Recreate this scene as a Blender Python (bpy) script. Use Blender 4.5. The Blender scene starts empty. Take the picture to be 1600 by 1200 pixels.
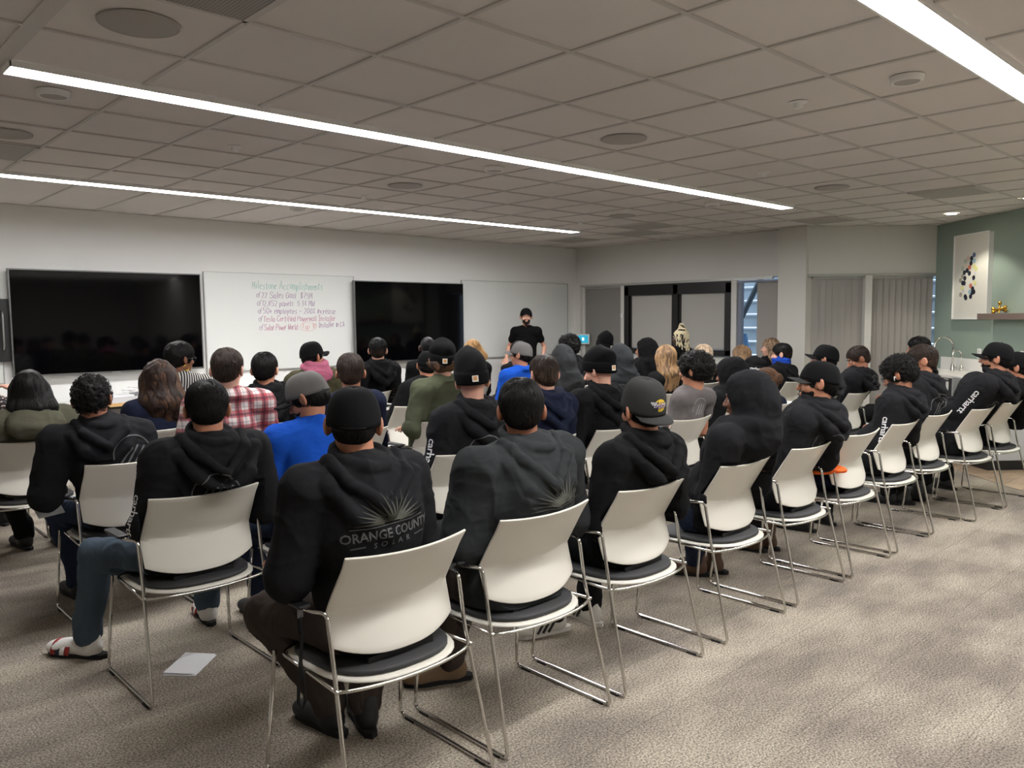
import bpy, bmesh, math, random
import numpy as np
from mathutils import Vector, Matrix
from mathutils.bvhtree import BVHTree

# ------------------------------------------------------------------ camera, world, exposure
SC = bpy.context.scene
COL = SC.collection
F, YAW, PITCH, ROLL = 1250.9, 0.812095, -0.0816869, -0.00959424
CAMZ = 1.57
cy, sy, cp, sp = math.cos(YAW), math.sin(YAW), math.cos(PITCH), math.sin(PITCH)
FW = Vector((cy*cp, sy*cp, sp)); RT = Vector((sy, -cy, 0)); UP = RT.cross(FW)
R2 = RT*math.cos(ROLL) + UP*math.sin(ROLL); U2 = -RT*math.sin(ROLL) + UP*math.cos(ROLL)
cam = bpy.data.cameras.new('camera'); camo = bpy.data.objects.new('camera', cam); COL.objects.link(camo)
cam.sensor_width = 36.0; cam.sensor_fit = 'HORIZONTAL'; cam.lens = F/1600*36.0; cam.clip_start = .05; cam.clip_end = 200
M = Matrix.Identity(4)
for i, v in enumerate((R2, U2, -FW)):
    for j in range(3): M[j][i] = v[j]
M.translation = (0, 0, CAMZ)
camo.matrix_world = M
SC.camera = camo
SC.view_settings.view_transform = 'Standard'; SC.view_settings.look = 'None'
SC.view_settings.gamma = 1.0; SC.view_settings.use_curve_mapping = False
SC.view_settings.exposure = 0.75
W = bpy.data.worlds.new('dusk'); SC.world = W; W.use_nodes = True
W.node_tree.nodes['Background'].inputs[0].default_value = (.42, .55, .72, 1)
W.node_tree.nodes['Background'].inputs[1].default_value = 1.5
LED_STRENGTH = 34.0

H = 2.746; T = .6096; GX = 2.4544*T; GY = 5.0492*T       # ceiling height, tile size, grid origin
YW = 9.25; XW = 10.32                                     # whiteboard wall, window wall
rnd = random.Random(7)
nrg = np.random.default_rng(11)

# ------------------------------------------------------------------ helpers: materials
MATS = {}
def lin(c):
    return tuple((x/12.92 if x <= .04045 else ((x+.055)/1.055)**2.4) for x in c)
def rgb(r, g, b): return lin((r/255, g/255, b/255))
def mat(name, col, rough=.5, metal=0, bump=0, bscale=200, emit=None, es=1, var=0, vscale=8, sheen=0, spec=None, sss=0, coat=0):
    if name in MATS: return MATS[name]
    m = bpy.data.materials.new(name); m.use_nodes = True; nt = m.node_tree; b = nt.nodes['Principled BSDF']
    b.inputs['Base Color'].default_value = (*col, 1); b.inputs['Roughness'].default_value = rough; b.inputs['Metallic'].default_value = metal
    if spec is not None: b.inputs['Specular IOR Level'].default_value = spec
    if sheen: b.inputs['Sheen Weight'].default_value = sheen; b.inputs['Sheen Roughness'].default_value = .6
    if coat: b.inputs['Coat Weight'].default_value = coat
    if sss: b.inputs['Subsurface Weight'].default_value = sss; b.inputs['Subsurface Radius'].default_value = (.01, .004, .002); b.inputs['Subsurface Scale'].default_value = 1
    tc = nt.nodes.new('ShaderNodeTexCoord')
    if emit is not None:
        b.inputs['Emission Color'].default_value = (*emit, 1); b.inputs['Emission Strength'].default_value = es
    if var:
        n = nt.nodes.new('ShaderNodeTexNoise'); n.inputs['Scale'].default_value = vscale; n.inputs['Detail'].default_value = 4
        r = nt.nodes.new('ShaderNodeMapRange'); r.inputs[1].default_value = .3; r.inputs[2].default_value = .7
        r.inputs[3].default_value = 1-var; r.inputs[4].default_value = 1+var
        mx = nt.nodes.new('ShaderNodeMix'); mx.data_type = 'RGBA'; mx.blend_type = 'MULTIPLY'; mx.inputs[0].default_value = 1
        mx.inputs[6].default_value = (*col, 1)
        nt.links.new(tc.outputs['Object'], n.inputs['Vector']); nt.links.new(n.outputs[0], r.inputs[0])
        nt.links.new(r.outputs[0], mx.inputs[7]); nt.links.new(mx.outputs[2], b.inputs['Base Color'])
    if bump:
        n = nt.nodes.new('ShaderNodeTexNoise'); n.inputs['Scale'].default_value = bscale; n.inputs['Detail'].default_value = 2
        bp = nt.nodes.new('ShaderNodeBump'); bp.inputs['Strength'].default_value = bump; bp.inputs['Distance'].default_value = .004
        nt.links.new(tc.outputs['Object'], n.inputs['Vector']); nt.links.new(n.outputs[0], bp.inputs['Height']); nt.links.new(bp.outputs[0], b.inputs['Normal'])
    MATS[name] = m
    return m
def nodes_of(m): return m.node_tree.nodes, m.node_tree.links, m.node_tree.nodes['Principled BSDF']

# ------------------------------------------------------------------ helpers: objects
def tag(o, label=None, cat=None, group=None, kind=None):
    if label: o['label'] = label
    if cat: o['category'] = cat
    if group: o['group'] = group
    if kind: o['kind'] = kind
    return o
def empty(name, loc, rz=0, label=None, cat=None, group=None):
    o = bpy.data.objects.new(name, None); COL.objects.link(o); o.location = loc; o.rotation_euler = (0, 0, rz); o.empty_display_size = .1
    return tag(o, label, cat, group)
def mesh_obj(name, verts, faces, m, parent=None, smooth=False, loc=None):
    me = bpy.data.meshes.new(name); me.from_pydata([tuple(v) for v in verts], [], [tuple(f) for f in faces]); me.update()
    if m is not None:
        for mm in (m if isinstance(m, (list, tuple)) else [m]): me.materials.append(mm)
    if smooth: me.polygons.foreach_set('use_smooth', [True]*len(me.polygons))
    o = bpy.data.objects.new(name, me); COL.objects.link(o)
    if parent: o.parent = parent
    if loc: o.location = loc
    return o
class MB:
    def __init__(s): s.v = []; s.f = []
    def add(s, v, f):
        n = len(s.v); s.v += [tuple(x) for x in v]; s.f += [tuple(i+n for i in q) for q in f]; return s
    def box(s, c, d, rot=None):
        v = [Vector(((i & 1)-.5, ((i >> 1) & 1)-.5, ((i >> 2) & 1)-.5)) for i in range(8)]
        v = [Vector((a.x*d[0], a.y*d[1], a.z*d[2])) for a in v]
        if rot is not None: v = [rot @ a for a in v]
        v = [a+Vector(c) for a in v]
        return s.add(v, [(0, 2, 3, 1), (4, 5, 7, 6), (0, 1, 5, 4), (2, 6, 7, 3), (0, 4, 6, 2), (1, 3, 7, 5)])
    def tube(s, pts, r, n=10, cap=True, closed=False):
        P = [Vector(p) for p in pts]; L = len(P); rr = r if isinstance(r, (list, tuple)) else [r]*L
        ref = None; V = []
        for i in range(L):
            a = P[i-1] if (i > 0 or closed) else P[i]; b = P[(i+1) % L] if (i < L-1 or closed) else P[i]
            t = (b-a).normalized()
            if ref is None:
                ref = t.orthogonal().normalized()
            else:
                ref = (ref - t*ref.dot(t)).normalized()
            bi = t.cross(ref)
            for k in range(n):
                an = 2*math.pi*k/n; V.append(P[i] + (ref*math.cos(an)+bi*math.sin(an))*rr[i])
        Fq = []
        for i in range(L if closed else L-1):
            j = (i+1) % L
            for k in range(n):
                k2 = (k+1) % n; Fq.append((i*n+k, i*n+k2, j*n+k2, j*n+k))
        if cap and not closed:
            Fq.append(tuple(range(n))[::-1]); Fq.append(tuple((L-1)*n+k for k in range(n)))
        return s.add(V, Fq)
    def lathe(s, prof, c=(0, 0, 0), n=24, mtx=None):
        V = []; 
        for (r, z) in prof:
            for k in range(n):
                a = 2*math.pi*k/n; p = Vector((r*math.cos(a), r*math.sin(a), z))
                if mtx is not None: p = mtx @ p
                V.append(p+Vector(c))
        Fq = [(i*n+k, i*n+(k+1) % n, (i+1)*n+(k+1) % n, (i+1)*n+k) for i in range(len(prof)-1) for k in range(n)]
        return s.add(V, Fq)
    def build(s, name, m, parent=None, smooth=False, bevel=0, loc=None):
        o = mesh_obj(name, s.v, s.f, m, parent, smooth, loc)
        if bevel:
            b = o.modifiers.new('b', 'BEVEL'); b.width = bevel; b.segments = 2; b.limit_method = 'ANGLE'
        return o
def fillet(pts, r, n=5):
    P = [Vector(p) for p in pts]; out = [P[0]]
    for i in range(1, len(P)-1):
        a, b, c = P[i-1], P[i], P[i+1]
        d1 = (a-b); d2 = (c-b); rr = min(r, d1.length*.45, d2.length*.45)
        p, q = b+d1.normalized()*rr, b+d2.normalized()*rr
        for k in range(n+1):
            t = k/n; out.append(p*(1-t)**2 + b*2*t*(1-t) + q*t*t)
    out.append(P[-1]); return out
def struct(o): o['kind'] = 'structure'; return o

# text as a flat mesh in the XY plane
def text_mesh(s, size=.1, align='CENTER', spacing=1.0, offset=0, shear=0, res=2):
    c = bpy.data.curves.new('txt', 'FONT'); c.body = s; c.size = size; c.align_x = align; c.space_character = spacing; c.offset = offset; c.shear = shear; c.resolution_u = res
    o = bpy.data.objects.new('txt', c); COL.objects.link(o)
    dg = bpy.context.evaluated_depsgraph_get(); me = bpy.data.meshes.new_from_object(o.evaluated_get(dg))
    v = [Vector(x.co) for x in me.vertices]; f = [tuple(p.vertices) for p in me.polygons]
    bpy.data.objects.remove(o); bpy.data.curves.remove(c); bpy.data.meshes.remove(me)
    return v, f

# ------------------------------------------------------------------ helpers: solid modelling by distance fields
def _hash(ix, iy, iz, seed):
    n = (ix*374761393 + iy*668265263 + iz*2147483647 + seed*974634777) & 0xffffffff
    n = ((n ^ (n >> 13))*1274126177) & 0xffffffff
    return ((n ^ (n >> 16)) & 0xffff)/32767.5-1
def noise3(P, seed=0):
    P = np.asarray(P, float); i = np.floor(P).astype(np.int64); f = P-i; f = f*f*(3-2*f); r = 0
    for dx in (0, 1):
        for dy in (0, 1):
            for dz in (0, 1):
                w = (f[:, 0] if dx else 1-f[:, 0])*(f[:, 1] if dy else 1-f[:, 1])*(f[:, 2] if dz else 1-f[:, 2])
                r = r+w*_hash(i[:, 0]+dx, i[:, 1]+dy, i[:, 2]+dz, seed)
    return r
class Field:
    def __init__(s, lo, hi, h):
        s.lo = np.array(lo, float); s.h = h; s.n = np.ceil((np.array(hi)-s.lo)/h).astype(int)+1
        s.ax = [s.lo[i]+h*np.arange(s.n[i]) for i in range(3)]
        s.D = np.full(tuple(s.n), .08, np.float32)
    def blk(s, lo, hi):
        a = np.clip(np.floor((np.array(lo)-s.lo)/s.h).astype(int), 0, s.n); b = np.clip(np.ceil((np.array(hi)-s.lo)/s.h).astype(int)+1, 0, s.n)
        if (b <= a).any(): return None, None
        sl = tuple(slice(a[i], b[i]) for i in range(3))
        X, Y, Z = np.meshgrid(s.ax[0][sl[0]], s.ax[1][sl[1]], s.ax[2][sl[2]], indexing='ij', sparse=True)
        return sl, (X, Y, Z)
    def _op(s, fn, lo, hi, k, mode):
        pad = k+.03
        sl, g = s.blk(np.array(lo)-pad, np.array(hi)+pad)
        if sl is None: return
        d = fn(*g); D = s.D[sl]
        if mode == 'u':
            o = np.minimum(D, d)
            if k: hh = np.maximum(k-np.abs(D-d), 0)/k; o = o-hh*hh*k*.25
        else:
            d = -d; o = np.maximum(D, d)
            if k: hh = np.maximum(k-np.abs(D-d), 0)/k; o = o+hh*hh*k*.25
        s.D[sl] = o
    def cone(s, a, b, ra, rb, k=.02, mode='u', flat=None):
        a = np.array(a, float); b = np.array(b, float); ab = b-a; L = max(1e-9, (ab**2).sum()); R = max(ra, rb)
        def fn(X, Y, Z):
            px, py, pz = X-a[0], Y-a[1], Z-a[2]
            t = np.clip((px*ab[0]+py*ab[1]+pz*ab[2])/L, 0, 1)
            dx, dy, dz = px-t*ab[0], py-t*ab[1], pz-t*ab[2]
            return np.sqrt(dx*dx+dy*dy+dz*dz)-(ra+(rb-ra)*t)
        s._op(fn, np.minimum(a, b)-R, np.maximum(a, b)+R, k, mode)
    def ell(s, c, r, rot=None, k=.02, mode='u'):
        c = np.array(c, float); r = np.array(r, float); Rm = np.eye(3) if rot is None else np.array(rot); B = np.sqrt(((Rm*r)**2).sum(1))
        def fn(X, Y, Z):
            x, y, z = X-c[0], Y-c[1], Z-c[2]
            q = [(Rm[0, i]*x+Rm[1, i]*y+Rm[2, i]*z)/r[i] for i in range(3)]
            k0 = np.sqrt(q[0]**2+q[1]**2+q[2]**2)+1e-9
            k1 = np.sqrt((q[0]/r[0])**2+(q[1]/r[1])**2+(q[2]/r[2])**2)+1e-9
            return k0*(k0-1)/k1
        s._op(fn, c-B, c+B, k, mode)
    def ring(s, c, ra, rb, rt, rot=None, k=.01, mode='u'):
        c = np.array(c, float); Rm = np.eye(3) if rot is None else np.array(rot); B = max(ra, rb)+rt
        def fn(X, Y, Z):
            x, y, z = X-c[0], Y-c[1], Z-c[2]
            q = [Rm[0, i]*x+Rm[1, i]*y+Rm[2, i]*z for i in range(3)]
            l = np.sqrt((q[0]/ra)**2+(q[1]/rb)**2)+1e-9
            d = (l-1)*(ra+rb)/2
            return np.sqrt(d*d+q[2]**2)-rt
        s._op(fn, c-B, c+B, k, mode)
    def half(s, p, n, k=.01):     # keep the side opposite to n
        p = np.array(p, float); n = np.array(n, float); n /= np.linalg.norm(n)
        X, Y, Z = np.meshgrid(*s.ax, indexing='ij', sparse=True)
        d = ((X-p[0])*n[0]+(Y-p[1])*n[1]+(Z-p[2])*n[2]).astype(np.float32)
        o = np.maximum(s.D, d); hh = np.maximum(k-np.abs(s.D-d), 0)/k; s.D = (o+hh*hh*k*.25).astype(np.float32)
    def surf(s):
        D = s.D.copy(); D[0] = D[-1] = .05; D[:, 0] = D[:, -1] = .05; D[:, :, 0] = D[:, :, -1] = .05
        I = D < 0; n = D.shape
        C = [I[dx:n[0]-1+dx, dy:n[1]-1+dy, dz:n[2]-1+dz] for dx in (0, 1) for dy in (0, 1) for dz in (0, 1)]
        al = C[0].copy(); an = C[0].copy()
        for c in C[1:]: al &= c; an |= c
        act = an & ~al; idx = np.argwhere(act); N = len(idx)
        if N == 0: return np.zeros((0, 3)), np.zeros((0, 4), int)
        ids = np.full(act.shape, -1, np.int64); ids[tuple(idx.T)] = np.arange(N)
        offs = [(dx, dy, dz) for dx in (0, 1) for dy in (0, 1) for dz in (0, 1)]
        V = np.stack([D[idx[:, 0]+o[0], idx[:, 1]+o[1], idx[:, 2]+o[2]] for o in offs], 1).astype(float)
        acc = np.zeros((N, 3)); cnt = np.zeros(N)
        for i in range(8):
            for j in range(i+1, 8):
                a, b = np.array(offs[i]), np.array(offs[j])
                if np.abs(a-b).sum() != 1: continue
                va, vb = V[:, i], V[:, j]; m = (va < 0) != (vb < 0)
                t = np.where(m, va/np.where(m, va-vb, 1), 0)
                acc += np.where(m[:, None], a+(b-a)*t[:, None], 0); cnt += m
        P = s.lo+s.h*(idx+acc/cnt[:, None])
        Q = []
        for ax in range(3):
            sl0 = [slice(1, -1)]*3; sl1 = [slice(1, -1)]*3
            sl0[ax] = slice(0, -1); sl1[ax] = slice(1, None)
            A = I[tuple(sl0)]; B = I[tuple(sl1)]; ch = np.argwhere(A != B)
            if not len(ch): continue
            off = np.ones(3, int); off[ax] = 0; g = ch+off
            u, w = (ax+1) % 3, (ax+2) % 3
            eu = np.eye(3, dtype=int)[u]; ew = np.eye(3, dtype=int)[w]
            q = [g-eu-ew, g-ew, g, g-eu]
            qi = np.stack([ids[tuple(x.T)] for x in q], 1)
            flip = ~A[tuple(ch.T)]
            qi[flip] = qi[flip][:, ::-1]
            Q.append(qi)
        return P, np.concatenate(Q)
    def grad(s, P):
        q = (P-s.lo)/s.h; i = np.clip(np.round(q).astype(int), 1, s.n-2)
        g = np.stack([s.D[i[:, 0]+1, i[:, 1], i[:, 2]]-s.D[i[:, 0]-1, i[:, 1], i[:, 2]], s.D[i[:, 0], i[:, 1]+1, i[:, 2]]-s.D[i[:, 0], i[:, 1]-1, i[:, 2]],
                      s.D[i[:, 0], i[:, 1], i[:, 2]+1]-s.D[i[:, 0], i[:, 1], i[:, 2]-1]], 1).astype(float)
        l = np.linalg.norm(g, axis=1, keepdims=True)+1e-9
        f = q-i; d = s.D[i[:, 0], i[:, 1], i[:, 2]]+(g/2*f).sum(1)
        return d, g/l
def np_obj(name, P, Q, mats, parent=None, smooth=True):
    me = bpy.data.meshes.new(name); nv, nf = len(P), len(Q)
    me.vertices.add(nv); me.vertices.foreach_set('co', np.asarray(P, np.float32).ravel())
    me.loops.add(nf*4); me.loops.foreach_set('vertex_index', np.asarray(Q, np.int32).ravel())
    me.polygons.add(nf); me.polygons.foreach_set('loop_start', np.arange(0, nf*4, 4, dtype=np.int32))
    me.polygons.foreach_set('use_smooth', np.full(nf, smooth))
    me.update(calc_edges=True)
    for m in mats: me.materials.append(m)
    o = bpy.data.objects.new(name, me); COL.objects.link(o)
    if parent: o.parent = parent
    return o
def folds(fl, P, amp, freq, seed, stretch=(1, 1, .55)):
    d, g = fl.grad(P); S = P*np.array(stretch)*freq
    w = np.stack([noise3(S*.7, seed+5), noise3(S*.7, seed+6), noise3(S*.7, seed+7)], 1)*.9
    n = 1-2*np.abs(noise3(S+w, seed)); n2 = 1-2*np.abs(noise3(S*2.1+w, seed+1))
    return P+g*((n*.75+n2*.3-.1)*amp)[:, None]

# ------------------------------------------------------------------ materials of the place
WHITE_WALL = mat('painted white wall', rgb(230, 230, 227), .6, bump=.05, bscale=120)
GREY_WALL = mat('painted pale grey wall', rgb(212, 211, 205), .7, bump=.05, bscale=120)
GREEN_WALL = mat('sage green wall', rgb(146, 162, 150), .7, bump=.05, bscale=120)
BEHIND = mat('warm white wall behind', rgb(214, 210, 202), .8)
TILE = mat('mineral ceiling tile', rgb(224, 219, 214), .95, bump=.35, bscale=260, var=.03, vscale=1.2)
TBAR = mat('ceiling grid metal', rgb(200, 196, 190), .5)
LED = mat('led diffuser', (1, 1, 1), .4, emit=(1.0, .990, 1.0), es=LED_STRENGTH)
LAMPWHITE = mat('white lamp housing', rgb(235, 235, 232), .5)
CHROME = mat('chrome tube', rgb(215, 213, 208), .12, metal=1)
STEEL = mat('brushed steel', rgb(190, 190, 188), .3, metal=1)
SHELL = mat('white plastic chair shell', rgb(216, 212, 200), .32, var=.015, vscale=3)
PAD = mat('charcoal seat upholstery', rgb(46, 46, 47), .6, bump=.3, bscale=500)
BLACKP = mat('black plastic', rgb(22, 22, 23), .4)
BLACKFRAME = mat('black window frame', rgb(14, 14, 15), .4)
SCREEN = mat('dark glossy screen', (.0012, .0012, .0016), .06, spec=.18)
BEZEL = mat('grey screen bezel', rgb(120, 120, 120), .35, metal=.6)
BOARD = mat('glossy whiteboard', rgb(222, 224, 220), .22, coat=.2)
ALU = mat('aluminium trim', rgb(176, 176, 172), .4, metal=.5)
SHADE = mat('grey roller shade cloth', rgb(132, 130, 126), .9, bump=.2, bscale=600)
SLAT = mat('grey vertical blind fabric', rgb(162, 158, 152), .85, bump=.2, bscale=500)
GLASS = mat('window glass', (1, 1, 1), .02)
n_, l_, b_ = nodes_of(GLASS); b_.inputs['Transmission Weight'].default_value = 1; b_.inputs['IOR'].default_value = 1.1
COUNTER = mat('white quartz worktop', rgb(232, 230, 224), .2)
CABINET = mat('white cabinet front', rgb(222, 222, 218), .4)
WOODEDGE = mat('light oak edge', rgb(206, 166, 112), .5, var=.12, vscale=20)
BROWNSHELF = mat('taupe shelf board', rgb(120, 104, 96), .6)
GOLD = mat('gold metal', rgb(212, 168, 72), .25, metal=1)
PAPER = mat('white paper', rgb(238, 238, 240), .7)
RUBBER = mat('black rubber', rgb(18, 18, 18), .8)

def carpet():
    m = bpy.data.materials.new('heathered grey carpet tiles'); m.use_nodes = True; N, L, b = nodes_of(m)
    tc = N.new('ShaderNodeTexCoord'); b.inputs['Roughness'].default_value = 1; b.inputs['Specular IOR Level'].default_value = .1
    big = N.new('ShaderNodeTexNoise'); big.inputs['Scale'].default_value = 1.9; big.inputs['Detail'].default_value = 3; big.inputs['Roughness'].default_value = .55
    mp = N.new('ShaderNodeMapping'); mp.inputs['Scale'].default_value = (.75, 1.5, 1); L.new(tc.outputs['Object'], mp.inputs[0]); L.new(mp.outputs[0], big.inputs['Vector'])
    br = N.new('ShaderNodeTexBrick'); br.inputs['Scale'].default_value = 1; br.inputs['Brick Width'].default_value = .914; br.inputs['Row Height'].default_value = .457
    br.inputs['Mortar Size'].default_value = .0015; br.inputs['Color1'].default_value = (.9, .9, .9, 1); br.inputs['Color2'].default_value = (1.06, 1.06, 1.06, 1); br.inputs['Mortar'].default_value = (.6, .6, .6, 1)
    L.new(tc.outputs['Object'], br.inputs['Vector'])
    r1 = N.new('ShaderNodeValToRGB'); r1.color_ramp.elements[0].position = .36; r1.color_ramp.elements[1].position = .66
    r1.color_ramp.elements[0].color = (*rgb(136, 128, 119), 1); r1.color_ramp.elements[1].color = (*rgb(178, 169, 154), 1)
    L.new(big.outputs[0], r1.inputs[0])
    fine = N.new('ShaderNodeTexNoise'); fine.inputs['Scale'].default_value = 120; fine.inputs['Detail'].default_value = 3; fine.inputs['Roughness'].default_value = .7
    L.new(tc.outputs['Object'], fine.inputs['Vector'])
    r2 = N.new('ShaderNodeValToRGB'); r2.color_ramp.elements[0].position = .40; r2.color_ramp.elements[1].position = .60
    r2.color_ramp.elements[0].color = (.42, .42, .43, 1); r2.color_ramp.elements[1].color = (1.3, 1.28, 1.24, 1)
    L.new(fine.outputs[0], r2.inputs[0])
    m1 = N.new('ShaderNodeMix'); m1.data_type = 'RGBA'; m1.blend_type = 'MULTIPLY'; m1.inputs[0].default_value = 1
    m2 = N.new('ShaderNodeMix'); m2.data_type = 'RGBA'; m2.blend_type = 'MULTIPLY'; m2.inputs[0].default_value = 1
    L.new(r1.outputs[0], m1.inputs[6]); L.new(r2.outputs[0], m1.inputs[7]); L.new(m1.outputs[2], m2.inputs[6]); L.new(br.outputs[0], m2.inputs[7])
    L.new(m2.outputs[2], b.inputs['Base Color'])
    bp = N.new('ShaderNodeBump'); bp.inputs['Strength'].default_value = .6; bp.inputs['Distance'].default_value = .006
    L.new(fine.outputs[0], bp.inputs['Height']); L.new(bp.outputs[0], b.inputs['Normal'])
    return m
def vinyl():
    m = bpy.data.materials.new('grey brown vinyl planks'); m.use_nodes = True; N, L, b = nodes_of(m)
    tc = N.new('ShaderNodeTexCoord'); b.inputs['Roughness'].default_value = .5
    br = N.new('ShaderNodeTexBrick'); br.inputs['Scale'].default_value = 1; br.inputs['Brick Width'].default_value = 1.2; br.inputs['Row Height'].default_value = .18
    br.inputs['Mortar Size'].default_value = .002; br.inputs['Color1'].default_value = (*rgb(150, 128, 104), 1); br.inputs['Color2'].default_value = (*rgb(172, 150, 124), 1); br.inputs['Mortar'].default_value = (*rgb(90, 76, 62), 1)
    L.new(tc.outputs['Object'], br.inputs['Vector'])
    n = N.new('ShaderNodeTexNoise'); n.inputs['Scale'].default_value = 6; n.inputs['Detail'].default_value = 6
    mp = N.new('ShaderNodeMapping'); mp.inputs['Scale'].default_value = (1, 12, 1); L.new(tc.outputs['Object'], mp.inputs[0]); L.new(mp.outputs[0], n.inputs['Vector'])
    r = N.new('ShaderNodeMapRange'); r.inputs[1].default_value = .3; r.inputs[2].default_value = .7; r.inputs[3].default_value = .75; r.inputs[4].default_value = 1.15; L.new(n.outputs[0], r.inputs[0])
    m1 = N.new('ShaderNodeMix'); m1.data_type = 'RGBA'; m1.blend_type = 'MULTIPLY'; m1.inputs[0].default_value = 1
    L.new(br.outputs[0], m1.inputs[6]); L.new(r.outputs[0], m1.inputs[7]); L.new(m1.outputs[2], b.inputs['Base Color'])
    return m

# ------------------------------------------------------------------ room shell
P0 = Vector((10.2, 5.05, 0)); P1 = Vector((11.49, 3.90, 0)); GD = Vector((-.65, -.76, 0)).normalized(); GN = Vector((-.76, .65, 0)).normalized()
AD = (P1-P0).normalized(); AN = Vector((AD.y, -AD.x, 0))   # AN points out of the room after sign fix below
if AN.dot(-P0) > 0: AN = -AN
G5 = P1+GD*5.2
XL, YB = -3.2, -6.2
poly = [(XL, YB), (G5.x, YB), (G5.x, G5.y), (P1.x, P1.y), (P0.x, P0.y), (XW+.0, 5.05), (XW, YW), (XL, YW)]
big = [(XL-.3, YB-.3), (13, YB-.3), (13, YW+.3), (XL-.3, YW+.3)]
struct(mesh_obj('floor', [(x, y, 0) for x, y in big], [(0, 1, 2, 3)], carpet()))
struct(mesh_obj('ceiling', [(x, y, H+.004) for x, y in big]+[(x, y, H+.2) for x, y in big], [(3, 2, 1, 0), (4, 5, 6, 7)], TILE))
# vinyl area by the kitchen
o = mesh_obj('floor', [(8.15, 2.05, .004), (6.6, -.9, .004), (8.4, -.6, .004), (G5.x+.3, G5.y, .004), (P1.x, P1.y, .004), (10.6, 4.8, .004)], [(0, 1, 2, 3, 4, 5)], vinyl()); struct(o)
def wall(name, a, b, z0, z1, th, m, inward):
    a, b = Vector(a), Vector(b); d = (b-a); L = d.length; d.normalize(); n = Vector((d.y, -d.x, 0)); n = n if n.dot(Vector(inward)) < 0 else -n
    c = (a+b)/2+n*th/2; R = Matrix((d, n, (0, 0, 1))).transposed()
    return struct(MB().box((c.x, c.y, (z0+z1)/2), (L, th, z1-z0), R).build(name, m))
wall('wall_left', (XL-.2, YW, 0), (XW+.3, YW, 0), 0, H, .15, WHITE_WALL, (0, -1, 0))
wall('wall_near', (XL, YB, 0), (XL, YW, 0), 0, H, .15, BEHIND, (1, 0, 0))
wall('wall_back', (XL, YB, 0), (G5.x+.3, YB, 0), 0, H, .15, BEHIND, (0, 1, 0))
wall('wall_kitchen', P1, G5, 0, H, .15, GREEN_WALL, GN)
wall('wall_side', G5, (G5.x, YB, 0), 0, H, .15, BEHIND, (-1, 0, 0))
# window wall: header, low wall, posts
wall('wall_window', (XW, 5.3, 0), (XW, YW, 0), 2.115, H, .25, GREY_WALL, (-1, 0, 0))
wall('wall_window', (XW+.02, 6.2, 0), (XW+.02, 8.26, 0), 0, .975, .2, GREY_WALL, (-1, 0, 0))
wall('wall_window', (XW+.01, 5.4, 0), (XW+.01, 6.2, 0), 0, .10, .2, GREY_WALL, (-1, 0, 0))
wall('wall_window', (XW+.01, 8.2, 0), (XW+.01, 9.1, 0), 0, .10, .2, GREY_WALL, (-1, 0, 0))
wall('wall_angled', P0, P1, 2.115, H, .2, GREY_WALL, (-1, -1, 0))
wall('wall_angled', P0, P1, 0, .10, .2, GREY_WALL, (-1, -1, 0))
struct(MB().box((10.32, 5.24, H/2), (.36, .40, H)).build('wall_column', mat('column paint', rgb(206, 204, 196), .6), bevel=.004))
struct(MB().box((XW-.02, YW-.07, 1.06), (.10, .14, 2.12)).box((XW+.0, YW-.175, 1.06), (.05, .05, 2.12)).build('trim_1', GREY_WALL))
struct(MB().box((XW-.012, 7.4, 2.1), (.05, 3.6, .035)).build('trim_2', ALU))
# ceiling grid
g = MB()
for j in range(-9, 20):
    x = GX+j*T
    w = .07 if j == -1 else .022
    if XL < x < 11.6: g.box((x, (YB+YW)/2, H), (w, YW-YB, .008))
for j in range(-18, 8):
    y = GY+j*T
    if YB < y < YW: g.box(((XL+11.6)/2, y, H-.0005), (11.6-XL, .022, .008))
o = struct(g.build('trim_3', TBAR))
g = MB()
c = (P0+P1)/2; R = Matrix((AD, AN, (0, 0, 1))).transposed()
g.box((c.x, c.y, 2.1), ((P1-P0).length, .05, .035), R)
struct(g.build('trim_4', ALU))

# windows on the window wall
def yz_panel(name, y0, y1, z0, z1, x, th, m, kind=True, parent=None):
    o = MB().box((x+th/2, (y0+y1)/2, (z0+z1)/2), (th, y1-y0, z1-z0)).build(name, m, parent)
    return struct(o) if kind else o
yz_panel('trim_5', 8.20, 8.27, 0, 2.09, XW-.02, .06, GREY_WALL)
yz_panel('trim_6', 6.165, 6.25, 0, 2.09, XW-.02, .06, GREY_WALL)
# black framed double window
w = MB(); x = XW-.03
w.box((x+.04, 7.225, 2.0), (.08, 1.95, .17)).box((x+.04, 7.225, 1.03), (.08, 1.95, .09))
for y in (8.155, 7.21, 6.295): w.box((x+.04, y, 1.53), (.08, .09, 1.06))
for y in (8.09, 7.28, 7.14, 6.355): w.box((x+.055, y, 1.5), (.05, .03, .95))
win = struct(w.build('window_1', BLACKFRAME, bevel=.003))
for y0, y1 in ((7.26, 8.1), (6.34, 7.16)):
    struct(MB().box((XW+.06, (y0+y1)/2, 1.5), (.006, y1-y0, .95)).build('pane', GLASS, win))
for i, (y0, y1, side) in enumerate(((7.25, 8.11, 'left'), (6.34, 7.17, 'right'))):
    o = empty('roller_shade', (XW+.02, (y0+y1)/2, 1.08), 0, 'pale grey roller shade pulled down in the %s pane of the black window' % side, 'shade', 'pale shades in the black window')
    MB().box((0, 0, .42), (.004, y1-y0-.005, .84)).build('shade_cloth', mat('pale shade cloth', rgb(176, 174, 168), .9, bump=.2, bscale=600), o)
    MB().box((0, 0, .006), (.014, y1-y0-.005, .014)).build('hem_bar', SHADE, o)
o = empty('roller_shade', (XW+.0, 8.67, .1), 0, 'full height dark grey roller shade beside the room corner', 'shade')
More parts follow.
